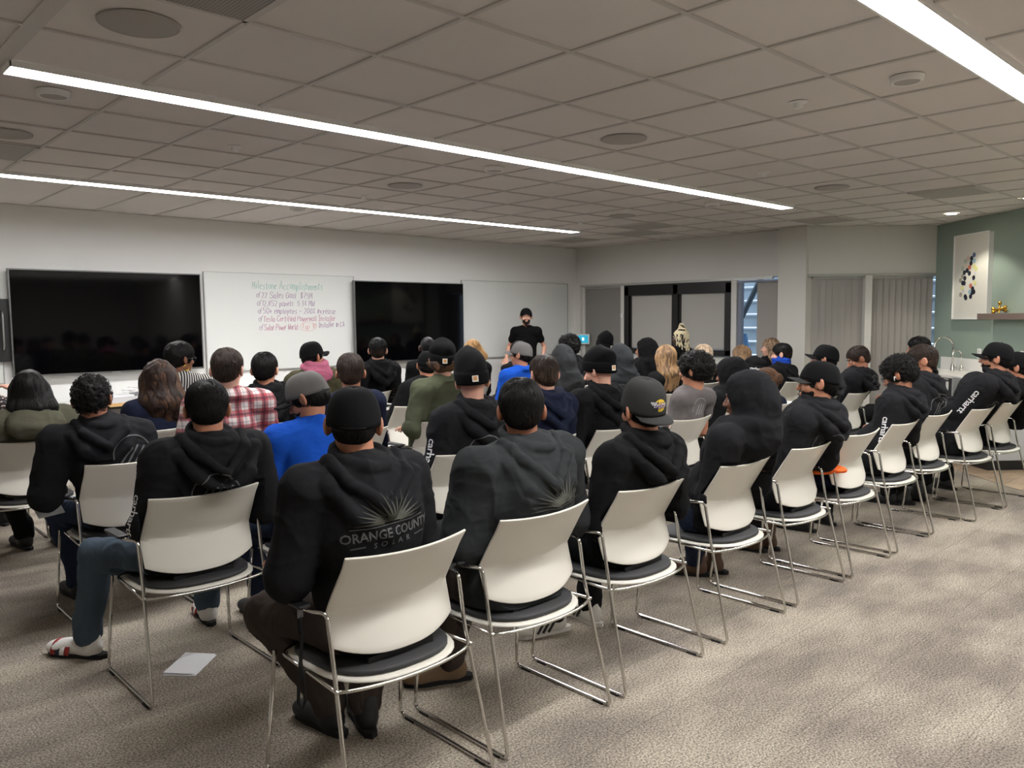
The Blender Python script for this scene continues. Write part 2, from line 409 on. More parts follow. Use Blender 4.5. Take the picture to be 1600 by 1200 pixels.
MB().box((0, 0, .98), (.004, .80, 1.96)).build('shade_cloth', SHADE, o)
MB().box((0, -.385, .98), (.014, .02, 1.96)).box((0, 0, 1.965), (.03, .8, .02)).build('side_channel', ALU, o)
win = struct(MB().box((XW+.1, 8.67, 1.1), (.04, .86, 2.0)).build('window_2', GREY_WALL))
w = MB().box((XW+.03, 5.80, 2.06), (.06, .74, .03)).box((XW+.03, 5.80, .12), (.06, .74, .04)).box((XW+.05, 6.135, 1.1), (.08, .06, 1.95))
win = struct(w.build('window_3', mat('blue grey window frame', rgb(120, 126, 140), .4)))
struct(MB().box((XW+.1, 5.8, 1.1), (.006, .72, 1.96)).build('pane', GLASS, win))
def vblind(name, origin, d, L, z0, z1, nsl, ang, label, wand=True):
    o = empty('vertical_blind', origin, 0, label, 'blind'); d = Vector(d); nn = Vector((d.y, -d.x, 0)); R = Matrix((d, nn, (0, 0, 1))).transposed()
    MB().box(d*L/2+Vector((0, 0, z1+.01)), (L, .045, .03), R).build('headrail', ALU, o)
    s = MB()
    for i in range(nsl):
        a = ang*(1 if True else -1)+.04*math.sin(i*2.3); Rr = R @ Matrix.Rotation(a, 3, 'Z')
        c = d*(L*(i+.5)/nsl)+Vector((0, 0, (z0+z1)/2))
        s.box(c, (.094, .0022, z1-z0), Rr)
    s.build('slats', SLAT, o)
    return o
vblind('b', (XW+.035, 5.47, 0), (0, 1, 0), .37, .12, 2.05, 7, -.25, 'stack of drawn back grey vertical blinds left of the white column')
M1 = P0+AD*.81
for k, (s0, s1) in enumerate(((.085, .79), (.86, 1.71))):
    a = P0+AD*s0-AN*0.0+AN*.05
    vblind('b', a, AD, s1-s0, .12, 2.06, 8 if k == 0 else 10, .18 if k == 0 else .42, ['closed grey vertical blinds right of the white column', 'grey vertical blinds beside the sage green wall'][k])
    cc = P0+AD*(s0+s1)/2+AN*.13
    win = struct(MB().box((cc.x, cc.y, 2.08), (s1-s0+.1, .05, .04), R).box((cc.x, cc.y, .12), (s1-s0+.1, .05, .04), R).build('window_%d' % (4+k), ALU))
    struct(MB().box((cc.x, cc.y, 1.1), (s1-s0+.1, .006, 1.94), R).build('pane', GLASS, win))
struct(MB().box((M1.x, M1.y, 1.05), (.09, .08, 2.09), R).build('trim_7', GREY_WALL))

# outside at dusk: a sided building, a leaning handrail and a folding sign
SID = mat('pale blue grey siding', rgb(184, 194, 198), .8, var=.1, vscale=3)
ext = empty('neighbouring_building', (14.6, 8.0, -.3), 0, 'blue grey building with horizontal siding seen outside the window', 'building')
s = MB()
for i in range(15): s.box((0, 0, .15+i*.27), (.10, 9, .23))
s.build('siding', SID, ext)
s = MB()
for i in range(15): s.box((-.07, 0, .27+i*.27), (.05, 9, .03))
s.build('siding_edge', mat('light siding edge', rgb(205, 212, 216), .6), ext)
o = MB().tube([(13.5, 8.8, -.02), (13.1, 7.0, 2.9)], .05, 8).build('leaning_post', mat('grey post', rgb(96, 104, 108), .6)); tag(o, 'grey diagonal post standing outside the window', 'post')
o = empty('folding_sign', (12.1, 7.05, 0), 0, 'light blue folding board standing outside the window', 'sign')
MB().add([(0, -.28, 0), (0, .42, 0), (0, .25, 1.28), (0, .0, 1.28), (.03, -.28, 0), (.03, .42, 0), (.03, .25, 1.28), (.03, 0, 1.28)], [(0, 1, 2, 3), (7, 6, 5, 4), (0, 4, 5, 1), (1, 5, 6, 2), (2, 6, 7, 3), (3, 7, 4, 0)]).build('panel', mat('light blue board', rgb(150, 200, 252), .5), o)
struct(mesh_obj('floor', [(10.6, 3, -.02), (22, 3, -.02), (22, 14, -.02), (10.6, 14, -.02)], [(0, 1, 2, 3)], mat('concrete walk', rgb(130, 132, 134), .9, var=.1)))

# ------------------------------------------------------------------ ceiling lamps and devices
for k, lab in ((2, 'long linear ceiling light running over the middle of the seating'), (7, 'far linear ceiling light nearest the whiteboard wall'), (-3, 'wide near linear ceiling light at the upper right'), (-10, 'linear ceiling light behind the last row of chairs')):
    y = GY+k*T; x0, x1 = GX-T+.03, GX+11*T-.02
    o = empty('linear_light', ((x0+x1)/2, y, H), 0, lab, 'light', 'linear ceiling lights')
    L = x1-x0
    MB().box((0, -.078, -.012), (L, .012, .03)).box((0, .078, -.012), (L, .012, .03)).box((L/2, 0, -.012), (.012, .168, .03)).box((-L/2, 0, -.012), (.012, .168, .03)).build('housing', LAMPWHITE, o)
    MB().box((0, 0, -.012), (L-.014, .142, .012)).build('diffuser', LED, o)
    MB().box((L/2+.05, 0, -.006), (.03, .03, .01)).build('end_clip', LAMPWHITE, o)
SPKG = mat('grey speaker grille', rgb(186, 182, 177), .9, bump=.6, bscale=900)
def disc(name, x, y, r, label, cat, group, parts):
    o = empty(name, (x, y, H), 0, label, cat, group)
    for nm, prof, m in parts: MB().lathe(prof, n=40).build(nm, m, o, smooth=True)
    return o
spk = [(1.191, 3.381, 'at the upper left'), (4.268, 3.403, 'above the middle light'), (4.265, 5.844, 'between the two far lights'), (1.223, 5.84, 'at the left edge between the lights'), (7.322, 3.406, 'on the right side near the kitchen'), (7.417, 5.941, 'beyond the end of the middle light')]
for x, y, w_ in spk:
    disc('ceiling_speaker', x, y, .15, 'round flush grey ceiling speaker '+w_, 'speaker', 'round ceiling speakers',
         [('grille', [(0, -.008), (.14, -.008), (.143, -.006)], SPKG), ('rim', [(.143, -.006), (.146, -.008), (.151, -.006), (.152, 0)], SPKG)])
det = [(1.197, 4.644, 'at the far left beside the middle light'), (4.24, 1.604, 'beside the near light on the right'), (4.296, 4.712, 'tucked behind the middle light'), (7.367, 4.705, 'near the end of the middle light'), (4.243, 7.718, 'behind the far light')]
for x, y, w_ in det:
    disc('ceiling_detector', x, y, .08, 'white round ceiling detector with grey centre '+w_, 'detector', 'round white ceiling detectors',
         [('ring', [(.06, -.026), (.068, -.03), (.076, -.024), (.080, 0)], LAMPWHITE), ('centre', [(0, -.022), (.06, -.026)], SPKG)])
spr = [(2.454, 5.289, 'left, past the middle light'), (4.283, 2.196, 'right, before the near light'), (4.289, 6.542, 'just before the far light'), (6.134, 3.435, 'right of the middle light'), (7.407, 6.575, 'beyond the end of the far light')]
for x, y, w_ in spr:
    disc('sprinkler_head', x, y, .05, 'small white sprinkler or sensor on the ceiling '+w_, 'sprinkler', 'small ceiling sprinklers',
         [('escutcheon', [(.0, -.004), (.045, -.004), (.05, 0)], LAMPWHITE), ('head', [(.0, -.034), (.022, -.034), (.026, -.026), (.024, -.004)], LAMPWHITE)])
VENTM = mat('perforated vent metal', rgb(172, 169, 163), .7, bump=.4, bscale=400)
def perf():
    m = mat('perforated vent dots', rgb(120, 118, 112), .7); N, L, b = nodes_of(m)
    tc = N.new('ShaderNodeTexCoord'); v = N.new('ShaderNodeTexVoronoi'); v.inputs['Scale'].default_value = 70; v.inputs['Randomness'].default_value = 0
    r = N.new('ShaderNodeValToRGB'); r.color_ramp.elements[0].position = .30; r.color_ramp.elements[1].position = .42
    r.color_ramp.elements[0].color = (.03, .03, .03, 1); r.color_ramp.elements[1].color = (*rgb(160, 156, 150), 1)
    L.new(tc.outputs['Object'], v.inputs[0]); L.new(v.outputs[0], r.inputs[0]); L.new(r.outputs[0], b.inputs['Base Color']); return m
VENTD = perf()
def cell(j, k): return (GX+(j+.5)*T, GY+(k+.5)*T)
vents = [((-.0+0-0), -1, 'perforated square return vent at the top left edge', VENTD)]
for (x, y, lab, m) in ((GX+.5*T-T*1.0+T*0.0, GY-.5*T, 'perforated return air vent at the top edge of the photo', VENTD), (1.15, 6.4, 'grey ceiling vent at the left edge', VENTM), (8.42, 2.72, 'large grey ceiling vent above the kitchen side', VENTM), (9.72, 4.55, 'grey ceiling vent before the angled window wall', VENTM), (8.3, 6.2, 'nearer of two grey vents beyond the middle light', VENTM), (8.9, 6.8, 'farther of two grey vents beyond the middle light', VENTM), (9.4, 8.3, 'grey ceiling vent in the far corner', VENTM)):
    j = math.floor((x-GX)/T); k = math.floor((y-GY)/T); cx, cy_ = cell(j, k)
    o = empty('ceiling_vent', (cx, cy_, H), 0, lab, 'vent')
    MB().box((0, 0, -.006), (T-.05, T-.05, .008)).build('grille', m, o)
    MB().box((T/2-.02, 0, -.006), (.02, T-.02, .012)).box((-T/2+.02, 0, -.006), (.02, T-.02, .012)).box((0, T/2-.02, -.006), (T-.02, .02, .012)).box((0, -T/2+.02, -.006), (T-.02, .02, .012)).build('frame', TBAR, o)
def downlight(x, y, lab, power):
    o = empty('downlight', (x, y, H), 0, lab, 'light', 'kitchen downlights')
    MB().lathe([(.058, -.002), (.062, -.008), (.078, -.004), (.08, 0)], n=32).build('trim_ring', LAMPWHITE, o, True)
    MB().lathe([(0, -.003), (.058, -.003)], n=32).build('lens', mat('downlight lens', (1, 1, 1), .4, emit=(1, .94, .8), es=14), o)
    ld = bpy.data.lights.new('downlight_beam', 'SPOT'); ld.energy = power; ld.color = (1, .93, .80); ld.spot_size = math.radians(105); ld.spot_blend = .35; ld.shadow_soft_size = .05
    lo = bpy.data.objects.new('downlight_beam', ld); COL.objects.link(lo); lo.parent = o; lo.location = (0, 0, -.02)
downlight(10.32, 3.35, 'round lit downlight in front of the green wall', 26)
q = P1+GD*2.45+GN*.5
downlight(q.x, q.y, 'round lit downlight over the right end of the worktop', 40)

# ------------------------------------------------------------------ whiteboard wall
def screen(name, x0, x1, z0, z1, label):
    o = empty('wall_screen', ((x0+x1)/2, YW-.03, z0), 0, label, 'television'); w, h = x1-x0, z1-z0
    MB().box((0, -.055, h/2), (w, .05, h)).build('casing', BEZEL, o, bevel=.003)
    MB().box((0, -.083, h/2+.004), (w-.03, .008, h-.034)).build('display', SCREEN, o)
    MB().box((0, -.088, .008), (.09, .006, .008)).build('logo_plate', STEEL, o)
    MB().box((0, 0, h/2), (.7, .06, .5)).build('wall_bracket', BLACKP, o)
screen('tv', 1.862, 3.772, 1.03, 2.110, 'large black television at the left end of the whiteboard wall')
screen('tv', 5.812, 7.69, .985, 2.092, 'large black television right of the handwritten whiteboard')
o = empty('wall_speaker', (1.86, YW-.03, 1.25), 0, 'slim black speaker bracket behind the left television edge', 'speaker')
MB().box((-.03, -.02, .25), (.16, .04, .62)).build('panel', BLACKP, o)
MB().tube(fillet([(-.06, -.05, .05), (-.06, -.08, .1), (-.06, -.08, .40), (-.06, -.05, .45)], .02), .008, 8).build('handle', STEEL, o, True)
def board(x0, x1, z0, z1, label):
    o = empty('whiteboard', ((x0+x1)/2, YW, z0), 0, label, 'whiteboard'); w, h = x1-x0, z1-z0
    MB().box((0, -.011, h/2), (w, .02, h)).build('writing_surface', BOARD, o)
    MB().box((0, -.014, 0), (w, .026, .014)).box((-w/2, -.014, h/2), (.010, .026, h)).box((w/2, -.014, h/2), (.010, .026, h)).box((0, -.014, h), (w, .024, .006)).build('edge_trim', ALU, o)
    return o
board(-.6, 1.80, .97, 2.14, 'blank whiteboard at the left edge of the photo')
WB = board(3.845, 5.86, .97, 2.145, 'whiteboard with handwritten list between the two televisions')
board(7.73, 10.06, .97, 2.145, 'blank whiteboard behind the standing presenter')
GREENINK = mat('green marker', rgb(150, 196, 184), .6); PURPINK = mat('purple marker', rgb(168, 138, 172), .6); MAGINK = mat('pink marker', rgb(196, 138, 164), .6); REDINK = mat('faded red marker', rgb(226, 176, 176), .6)
GL = {}
for ln in """M 0,0 .5,6 2,2 3.5,6 4,0
A 0,0 2,6 4,0;.7,2.2 3.3,2.2
C 4,5 3,6 1,6 0,4 0,2 1,0 3,0 4,1
G 4,5 3,6 1,6 0,4 0,2 1,0 3,0 4,1 4,3 2.2,3
I 0,6 3,6;1.5,6 1.5,0;0,0 3,0
P 0,0 0,6 3,6 4,5 4,4 3,3 0,3
S 4,5 3,6 1,6 0,5 .5,3.6 3.5,2.6 4,1 3,0 1,0 0,1
T 0,6 4,6;2,6 2,0
W 0,6 .8,0 2,4 3.2,0 4,6
a 3,3.6 1,4 0,2.4 .2,.6 1.4,0 3,1 3,4 3.1,.4 3.6,0
c 3,3.6 1.6,4 .2,2.8 .2,1 1.4,0 3,.5
d 3,3.4 1,4 0,2.4 .2,.6 1.4,0 3,1 3,6 3,0
e .2,2.2 3,2.4 2.8,3.6 1.4,4 .2,2.8 .2,1 1.4,0 3,.5
f 3,5.4 2.2,6 1.4,5 1.4,0;.2,3.8 2.8,3.8
g 3,3.6 1,4 0,2.4 1,1 3,1.6 3,4 3,-1.4 1.6,-2 .4,-1.2
h 0,6 0,0 0,2.6 1.6,4 2.8,3 2.8,0
i .8,4 .8,0;.8,5.2 .8,5.5
l .8,6 .8,.4 1.4,0
m 0,4 0,0 0,2.8 1.2,4 1.9,3 1.9,0 1.9,2.8 3,4 3.8,3 3.8,0
n 0,4 0,0 0,2.6 1.6,4 2.8,3 2.8,0
o 1.5,4 .2,2.8 .2,1 1.5,0 2.8,1 2.8,2.8 1.5,4
p 0,4 0,-2 0,3 1.6,4 3,2.8 2.8,.8 1.4,0 0,.8
r .2,4 .2,0 .2,2.4 1.4,4 2.6,3.6
s 2.8,3.6 1.4,4 .3,3 2.7,1.3 1.6,0 .2,.5
t 1.4,5.6 1.4,.6 2.4,0;.2,4 2.8,4
w 0,4 .8,0 1.8,3 2.8,0 3.6,4
y 0,4 1.5,.8;3,4 1,-2
0 2,6 .3,4.5 .3,1.5 2,0 3.7,1.5 3.7,4.5 2,6
1 .6,4.8 2,6 2,0
2 .3,4.8 1.6,6 3.4,5 3,3 .2,0 3.8,0
4 3,0 3,6 .2,2 4,2
5 3.6,6 .6,6 .4,3.4 2.4,3.8 3.8,2.4 3,.4 .4,0
7 .2,6 3.8,6 1.4,0
8 2,3.2 .5,4.6 2,6 3.5,4.6 2,3.2 .3,1.4 2,0 3.7,1.4 2,3.2
$ 3.6,4.8 1,5.4 .4,4 3.6,2.4 3,.6 .4,1;2,6.6 2,-.6
% .2,0 3.8,6;.8,5.6 .3,4.8 1.2,4.6 .8,5.6;3.2,1.4 2.7,.6 3.6,.4 3.2,1.4
+ 1.5,4.4 1.5,.8;0,2.6 3,2.6
- .2,2.6 3,2.6
, 1,.6 .5,-1
. 1,.3 1,0
' .8,6 .6,4.8
~ 0,2.4 1,3.2 2.2,2.2 3.2,3""".split("\n"):
    GL[ln[0]] = [[tuple(float(v) for v in p.split(',')) for p in st.split(' ')] for st in ln[2:].split(';')]
def write(s, x, z, size, m, name='handwriting', rot=0, w=1.0):
    r2 = random.Random(len(s)*7+int(z*100)); u = size/6; B = MB(); cx = 0
    for ch in s:
        if ch == ' ': cx += 3*u*w; continue
        st = GL[ch]; wd = max(p[0] for q_ in st for p in q_); dy = r2.uniform(-.5, .5)*u; sc = r2.uniform(.9, 1.12)
        for q_ in st:
            pts = []
            for (a, b) in q_:
                px_, pz_ = cx+(a*sc+b*.12+r2.uniform(-.15, .15))*u*w, (b*sc+r2.uniform(-.15, .15))*u+dy
                pts.append((x-4.8525+px_*math.cos(rot)-pz_*math.sin(rot), -.0225, z-.97+px_*math.sin(rot)+pz_*math.cos(rot)))
            B.tube(pts, .0032, 5)
        cx += (wd*sc+1.3)*u*w
    o = B.build(name, m, WB); o['kind'] = 'stuff'; return o
LW = .80
write('Milestone Accomplishments', 4.43, 1.960, .088, GREENINK, rot=-.004, w=.66)
write("22 Sales Goal  $75M", 4.55, 1.850, .070, PURPINK, w=.74)
write("12,852 panels  5.14 MW", 4.55, 1.752, .066, PURPINK, w=.74)
write("50+ employees - 200% increase", 4.56, 1.655, .068, PURPINK, w=.74)
write("Tesla Certified Powerwall Installer", 4.565, 1.560, .066, MAGINK, w=.66)
write('Solar Power World', 4.575, 1.455, .068, MAGINK, w=.56)
write('Top 10', 5.08, 1.465, .062, REDINK, w=.8)
write('Installer in CA', 5.32, 1.475, .068, PURPINK, rot=.03, w=.60)
MB().tube([(5.17-4.8525+.115*math.cos(a), -.0235, 1.49-.97+.055*math.sin(a)) for a in np.linspace(0, 6.28, 30)], .0022, 5, closed=True).build('handwritten_ring', REDINK, WB)
for i in range(5):
    z = (1.855, 1.757, 1.660, 1.565, 1.460)[i]; x = 4.485+.006*i-4.8525
    MB().tube([(x+.02+.02*math.cos(a), -.0235, z-.97+.022+.022*math.sin(a)) for a in np.linspace(0, 6, 12)]+[(x+.02, -.0235, z-.97+.02), (x+.055, -.0235, z-.97+.07)], .0028, 5).build('handwritten_tick', PURPINK, WB)

cr = empty('credenza', (3.0, 8.92, 0), 0, 'low white topped credenza with oak edge under the left television', 'cabinet')
MB().box((0, 0, .735), (3.3, .60, .03)).build('worktop', COUNTER, cr, bevel=.002)
MB().box((0, -.303, .735), (3.3, .012, .036)).build('oak_edge', WOODEDGE, cr)
MB().box((0, .03, .36), (3.2, .50, .70)).build('cabinet_body', mat('dark grey cabinet body', rgb(70, 68, 66), .6), cr)
for i in range(4): MB().box((-1.2+i*.8, -.225, .36), (.78, .014, .66)).build('door', mat('taupe cabinet door', rgb(112, 106, 98), .5), cr)
o = empty('desk_tray', (2.62, 8.80, .751), 0, 'clear tray full of papers and cables on the credenza', 'tray')
MB().box((0, 0, .003), (.52, .30, .006)).box((-.26, 0, .05), (.006, .30, .10)).box((.26, 0, .05), (.006, .30, .10)).box((0, -.15, .03), (.52, .006, .06)).build('tray', mat('frosted acrylic', rgb(200, 200, 202), .3), o)
MB().box((0, 0, .03), (.46, .26, .045)).box((.02, .01, .062), (.40, .24, .015), Matrix.Rotation(.1, 3, 'Z')).build('paper_stack', PAPER, o)
MB().tube([(.2+.05*math.cos(a)*(1+a*.05), -.05+.1*math.sin(a), .085+.004*a) for a in np.linspace(0, 14, 50)], .004, 6).build('cable', PAPER, o, True)

# lectern table beside the presenter
o = empty('lectern', (8.86, 8.42, 0), math.radians(-40), 'narrow white topped lectern under the presenter hand', 'lectern')
MB().box((0, 0, .985), (.50, .36, .025)).build('top', WOODEDGE, o, bevel=.004); MB().box((0, 0, .50), (.08, .08, .95)).build('post', STEEL, o); MB().box((0, 0, .0125), (.45, .36, .025)).build('base', STEEL, o, bevel=.004)

# wall tablet and switch
o = empty('wall_tablet', (XW-.09, 9.02, 1.13), math.radians(8), 'small lit room booking tablet by the far corner', 'tablet')
MB().box((0, 0, .08), (.02, .24, .17)).build('casing', LAMPWHITE, o, bevel=.004)
MB().box((-.0115, 0, .08), (.002, .20, .13)).build('display', mat('tablet glow', rgb(10, 60, 80), .3, emit=rgb(40, 140, 165), es=.9), o)
MB().box((-.013, .0, .08), (.001, .04, .05)).build('icon', mat('tablet icon', (1, 1, 1), .3, emit=(.8, .95, 1), es=.9), o)
o = MB().box((XW-.04, 8.235, 1.60), (.01, .05, .075)).build('light_switch', LAMPWHITE, bevel=.003); tag(o, 'small white switch on the post left of the black window', 'switch')

# ------------------------------------------------------------------ kitchen side
GR = Matrix((GD, GN, (0, 0, 1))).transposed(); RZ = math.atan2(GD.y, GD.x)
KM = Matrix.Translation(P1) @ Matrix.Rotation(RZ, 4, 'Z')
# local frame: x along the wall towards the camera side, y: check sign so +y points into the room
SG = 1 if (Matrix.Rotation(RZ, 3, 'Z') @ Vector((0, 1, 0))).dot(GN) > 0 else -1
def kobj(name, s, d, z, label, cat, group=None):
    o = empty(name, KM @ Vector((s, d*SG, z)), RZ, label, cat, group); return o
k = kobj('base_cabinet', 0, 0, 0, 'white base cabinet run under the kitchen worktop', 'cabinet')
MB().box((.98, SG*.29, .44), (1.92, .56, .76)).build('body', CABINET, k); MB().box((.98, SG*.25, .03), (1.92, .48, .06)).build('plinth', BLACKP, k)
for i in range(4):
    dd = MB().box((.26+i*.48, SG*.575, .44), (.47, .016, .74)).build('door', CABINET, k, bevel=.002)
    MB().box((.26+i*.48+.1, SG*.590, .79), (.12, .014, .012)).build('pull', BLACKP, dd)
k = kobj('worktop', 0, 0, 0, 'white quartz worktop with low backsplash along the green wall', 'worktop')
MB().box((.99, SG*.31, .845), (1.96, .62, .035)).build('slab', COUNTER, k, bevel=.003)
MB().box((1.09, SG*.012, .94), (1.75, .022, .155)).build('backsplash', COUNTER, k)
def faucet(s, d, h, reach, r, lab):
    k = kobj('faucet', s, d, .862, lab, 'faucet', 'kitchen faucets')
    pts = [(0, 0, 0), (0, 0, h-reach/2)]+[(0, SG*(reach/2-reach/2*math.cos(a)), h-reach/2+reach/2*math.sin(a)) for a in np.linspace(.1, math.pi, 14)]+[(0, SG*(reach+.015), h-reach/2-.09*reach/.24)]
    MB().tube(pts, r, 10).build('gooseneck', CHROME, k, True)
    MB().lathe([(r*2.2, 0), (r*2.2, .01), (r*1.7, .012), (r*1.7, .075), (r, .08)], n=16).build('base', STEEL, k, True)
    MB().tube([(0, 0, .045), (r*5, 0, .055)], r*.7, 8).lathe([(0, 0), (r*1.3, 0), (r*1.3, .04), (0, .04)], (r*5, 0, .035), 12).build('handle', STEEL, k, True)
faucet(.60, .10, .42, .24, .012, 'tall chrome gooseneck faucet on the worktop')
faucet(.78, .10, .26, .11, .008, 'short chrome gooseneck faucet beside the tall one')
k = kobj('undercounter_fridge', 2.1, .05, 0, 'pale grey undercounter appliance with a green tag and dark plinth', 'appliance')
MB().box((.33, SG*.50, .50), (.66, .95, .80)).build('cabinet', mat('pale grey appliance panel', rgb(190, 192, 192), .4), k, bevel=.006)
MB().box((.33, SG*.50, .05), (.64, .97, .10)).build('plinth', BLACKP, k)
MB().box((-.002, SG*.80, .50), (.004, .06, .04)).build('tag', mat('yellow green tag', rgb(178, 186, 92), .6), k); MB().box((-.002, SG*.80, .38), (.004, .16, .10)).build('data_plate', PAPER, k)
MB().box((-.02, SG*.985, .46), (.03, .02, .84)).build('side_trim', mat('dark side trim', rgb(60, 60, 62), .5), k)
# framed picture
k = kobj('framed_picture', .47, .0, 1.505, 'white framed print of coloured dots on the green wall', 'picture'); w, h = .70, 1.05
MB().box((w/2, SG*.035, h/2), (w-.02, .02, h-.02)).build('print', mat('cream print paper', rgb(228, 226, 216), .5), k)
MB().box((w/2, SG*.03, .008), (w, .06, .016)).box((w/2, SG*.03, h-.008), (w, .06, .016)).box((.008, SG*.03, h/2), (.016, .06, h)).box((w-.008, SG*.03, h/2), (.016, .06, h)).build('frame', LAMPWHITE, k)
dots = [(900, 675, 'b'), (865, 730, 'k'), (905, 760, 'c'), (860, 800, 'k'), (815, 735, 'p'), (775, 775, 'g'), (840, 865, 'r'), (905, 845, 'y'), (805, 915, 'k'), (740, 890, 'g'), (765, 950, 'k'), (840, 955, 'k'), (925, 940, 'w'), (905, 1015, 'k'), (740, 1010, 'n'), (775, 1035, 'k'), (710, 1075, 'n'), (745, 1110, 'k'), (768, 1110, 'k'), (925, 1090, 'y'), (865, 1140, 'r'), (895, 1180, 'k'), (740, 1190, 'y'), (890, 1240, 'k'), (915, 1225, 'k'), (760, 1225, 'w'), (720, 1290, 'n'), (800, 1330, 'k'), (790, 1310, 'k'), (870, 1300, 'k'), (855, 1230, 'c'), (790, 850, 'p'), (935, 880, 'y')]
PC = {'b': rgb(92, 108, 150), 'k': rgb(34, 38, 52), 'c': rgb(160, 190, 204), 'p': rgb(222, 200, 184), 'g': rgb(190, 198, 180), 'r': rgb(196, 112, 92), 'y': rgb(222, 220, 150), 'w': rgb(206, 210, 222), 'n': rgb(160, 154, 140)}
grp = {}
for (px, py, c) in dots:
    u = (px-600)/520*w; v = h-(py-400-(px-600)*-.17)/1290*h
    grp.setdefault(c, MB()).lathe([(0, .0015), (.030 if c != 'w' else .02, .0015), (.030 if c != 'w' else .02, 0)], (u, SG*.046, v), 16, Matrix.Rotation(-SG*math.pi/2, 3, 'X'))
for c, b in grp.items(): b.build('dots', mat('ink '+c, PC[c], .6), k)
k = kobj('floating_shelf', 1.21, 0, 1.505, 'taupe floating shelf right of the framed picture', 'shelf')
MB().box((.8, SG*.1, .035), (1.6, .2, .07)).build('board', BROWNSHELF, k, bevel=.002)
k = kobj('decorative_jack', 1.46, .10, 1.618, 'gold metal jack ornament on the floating shelf', 'ornament')
j = MB(); b2 = MB()
for d in ((1, .2, .35), (-.35, .3, 1), (.2, -1, .1)):
    d = Vector(d).normalized()*.085
    j.tube([-d, d], [.011, .011], 8)
    for sgn in (1, -1):
        cc = d*sgn; b2.lathe([(.022*math.sin(a), -.022*math.cos(a)) for a in np.linspace(.01, 3.13, 9)], cc, 12)
j.build('rods', GOLD, k, True); b2.build('knobs', GOLD, k, True)
for ds in (0, .16):
    pass
for s_, lab in ((.98, 'white wall outlet above the worktop'), (1.75, 'white wall outlet at the right edge above the worktop')):
    k = kobj('wall_outlet', s_, 0, 1.09, lab, 'outlet'); MB().box((0, SG*.004, 0), (.075, .008, .12)).build('plate', LAMPWHITE, k, bevel=.002); MB().box((0, SG*.009, .025), (.03, .003, .028)).box((0, SG*.009, -.025), (.03, .003, .028)).build('socket', mat('socket face', rgb(205, 205, 200), .4), k)

# ------------------------------------------------------------------ stacking chairs with sled frames
def make_chair():
    root = empty('stacking_chair', (0, 0, 0))
    fr = MB()
    for s in (-1, 1):
        pts = [(s*.205, .232, .442), (s*.262, .225, .44), (s*.285, .268, .009), (s*.285, -.285, .009), (s*.262, -.165, .50), (s*.264, -.135, .668), (s*.292, -.085, .668), (s*.296, .10, .664), (s*.288, .135, .650)]
        fr.tube(fillet(pts[1:], .028, 6), .0072, 10)
        fr.tube(fillet([(s*.268, -.195, .432), (s*.25, .20, .436), (s*.18, .238, .436), (0, .242, .436)], .05, 6), .006, 8)
    rear = [(x, -.185-.062*(1-(x/.268)**2)**.8, .432) for x in np.linspace(-.268, .268, 17)]
    fr.tube(rear, .0065, 8)
    fr.build('frame', CHROME, root, True)
    for s in (-1, 1):
        MB().tube(fillet([(s*.296, -.05, .672), (s*.298, .115, .670)], .01), [.011]*2, 8).box((s*.296, .03, .676), (.044, .18, .012)).build('arm_pad', BLACKP, root, bevel=.004)
        MB().box((s*.285, -.22, .004), (.02, .05, .008)).build('glide', RUBBER, root); MB().box((s*.285, .20, .004), (.02, .05, .008)).build('glide', RUBBER, root)
    # back shell
    nu, nv = 18, 16; V = []; Fq = []
    for j in range(nv+1):
        v = j/nv
        for i in range(nu+1):
            u = i/nu*2-1; au = abs(u)
            zb = .496+.045*au**3.0; zt = .838+.012*au**2
            z = zb+(zt-zb)*v
            zz = max(0, (z-.47)/.37)
            y = -.152+.066*min(1, zz/.50)**.8 if zz < .50 else -.086-.114*((zz-.50)/.50)**1.02
            hw = .232+.008*math.sin(zz*math.pi)-(.02*(1-min(1, zz/.18)) if zz < .18 else 0)+(.006*max(0, (zz-.9)/.1))
            V.append((u*hw, y-.038*(1-u*u), z))
    for j in range(nv):
        for i in range(nu): Fq.append((j*(nu+1)+i, j*(nu+1)+i+1, (j+1)*(nu+1)+i+1, (j+1)*(nu+1)+i))
    o = mesh_obj('back_shell', V, Fq, SHELL, root, True)
    m = o.modifiers.new('s', 'SOLIDIFY'); m.thickness = .009; m.offset = 0
    m = o.modifiers.new('b', 'BEVEL'); m.width = .003; m.segments = 2; m.limit_method = 'ANGLE'
    # seat pan and pad
    def slab(zc, th, sx, yf, yr, name, m, bul):
        n = 40; ring = []
        for i in range(n):
            a = 2*math.pi*i/n; c, s_ = math.cos(a), math.sin(a)
            ex = 5 if s_ > 0 else 2.6
            r = (abs(c)**ex+abs(s_)**ex)**(-1/ex); x = c*r*sx; y = s_*r*(yf if s_ > 0 else yr)
            ring.append((x, y))
        V = []; 
        for (k, z, sc) in ((0, zc-th/2, .955), (1, zc-th/2+.004, 1), (2, zc+th/2-.005, 1), (3, zc+th/2, .965), (4, zc+th/2+bul, .7)):
            for (x, y) in ring: V.append((x*sc, y*sc, z-.010*(y/yf)*(y > 0)))
        Fq = [(k*n+i, k*n+(i+1) % n, (k+1)*n+(i+1) % n, (k+1)*n+i) for k in range(4) for i in range(n)]
        Fq += [tuple(range(n))[::-1], tuple(4*n+i for i in range(n))]
        return mesh_obj(name, V, Fq, m, root, True)
    slab(.442, .013, .252, .240, .250, 'seat_pan', SHELL, 0)
    slab(.458, .020, .234, .220, .224, 'seat_pad', PAD, .004)
    MB().box((0, -.150, .475), (.26, .012, .03)).build('back_bracket', BLACKP, root)
    return root
CH0 = make_chair(); CH_used = [False]
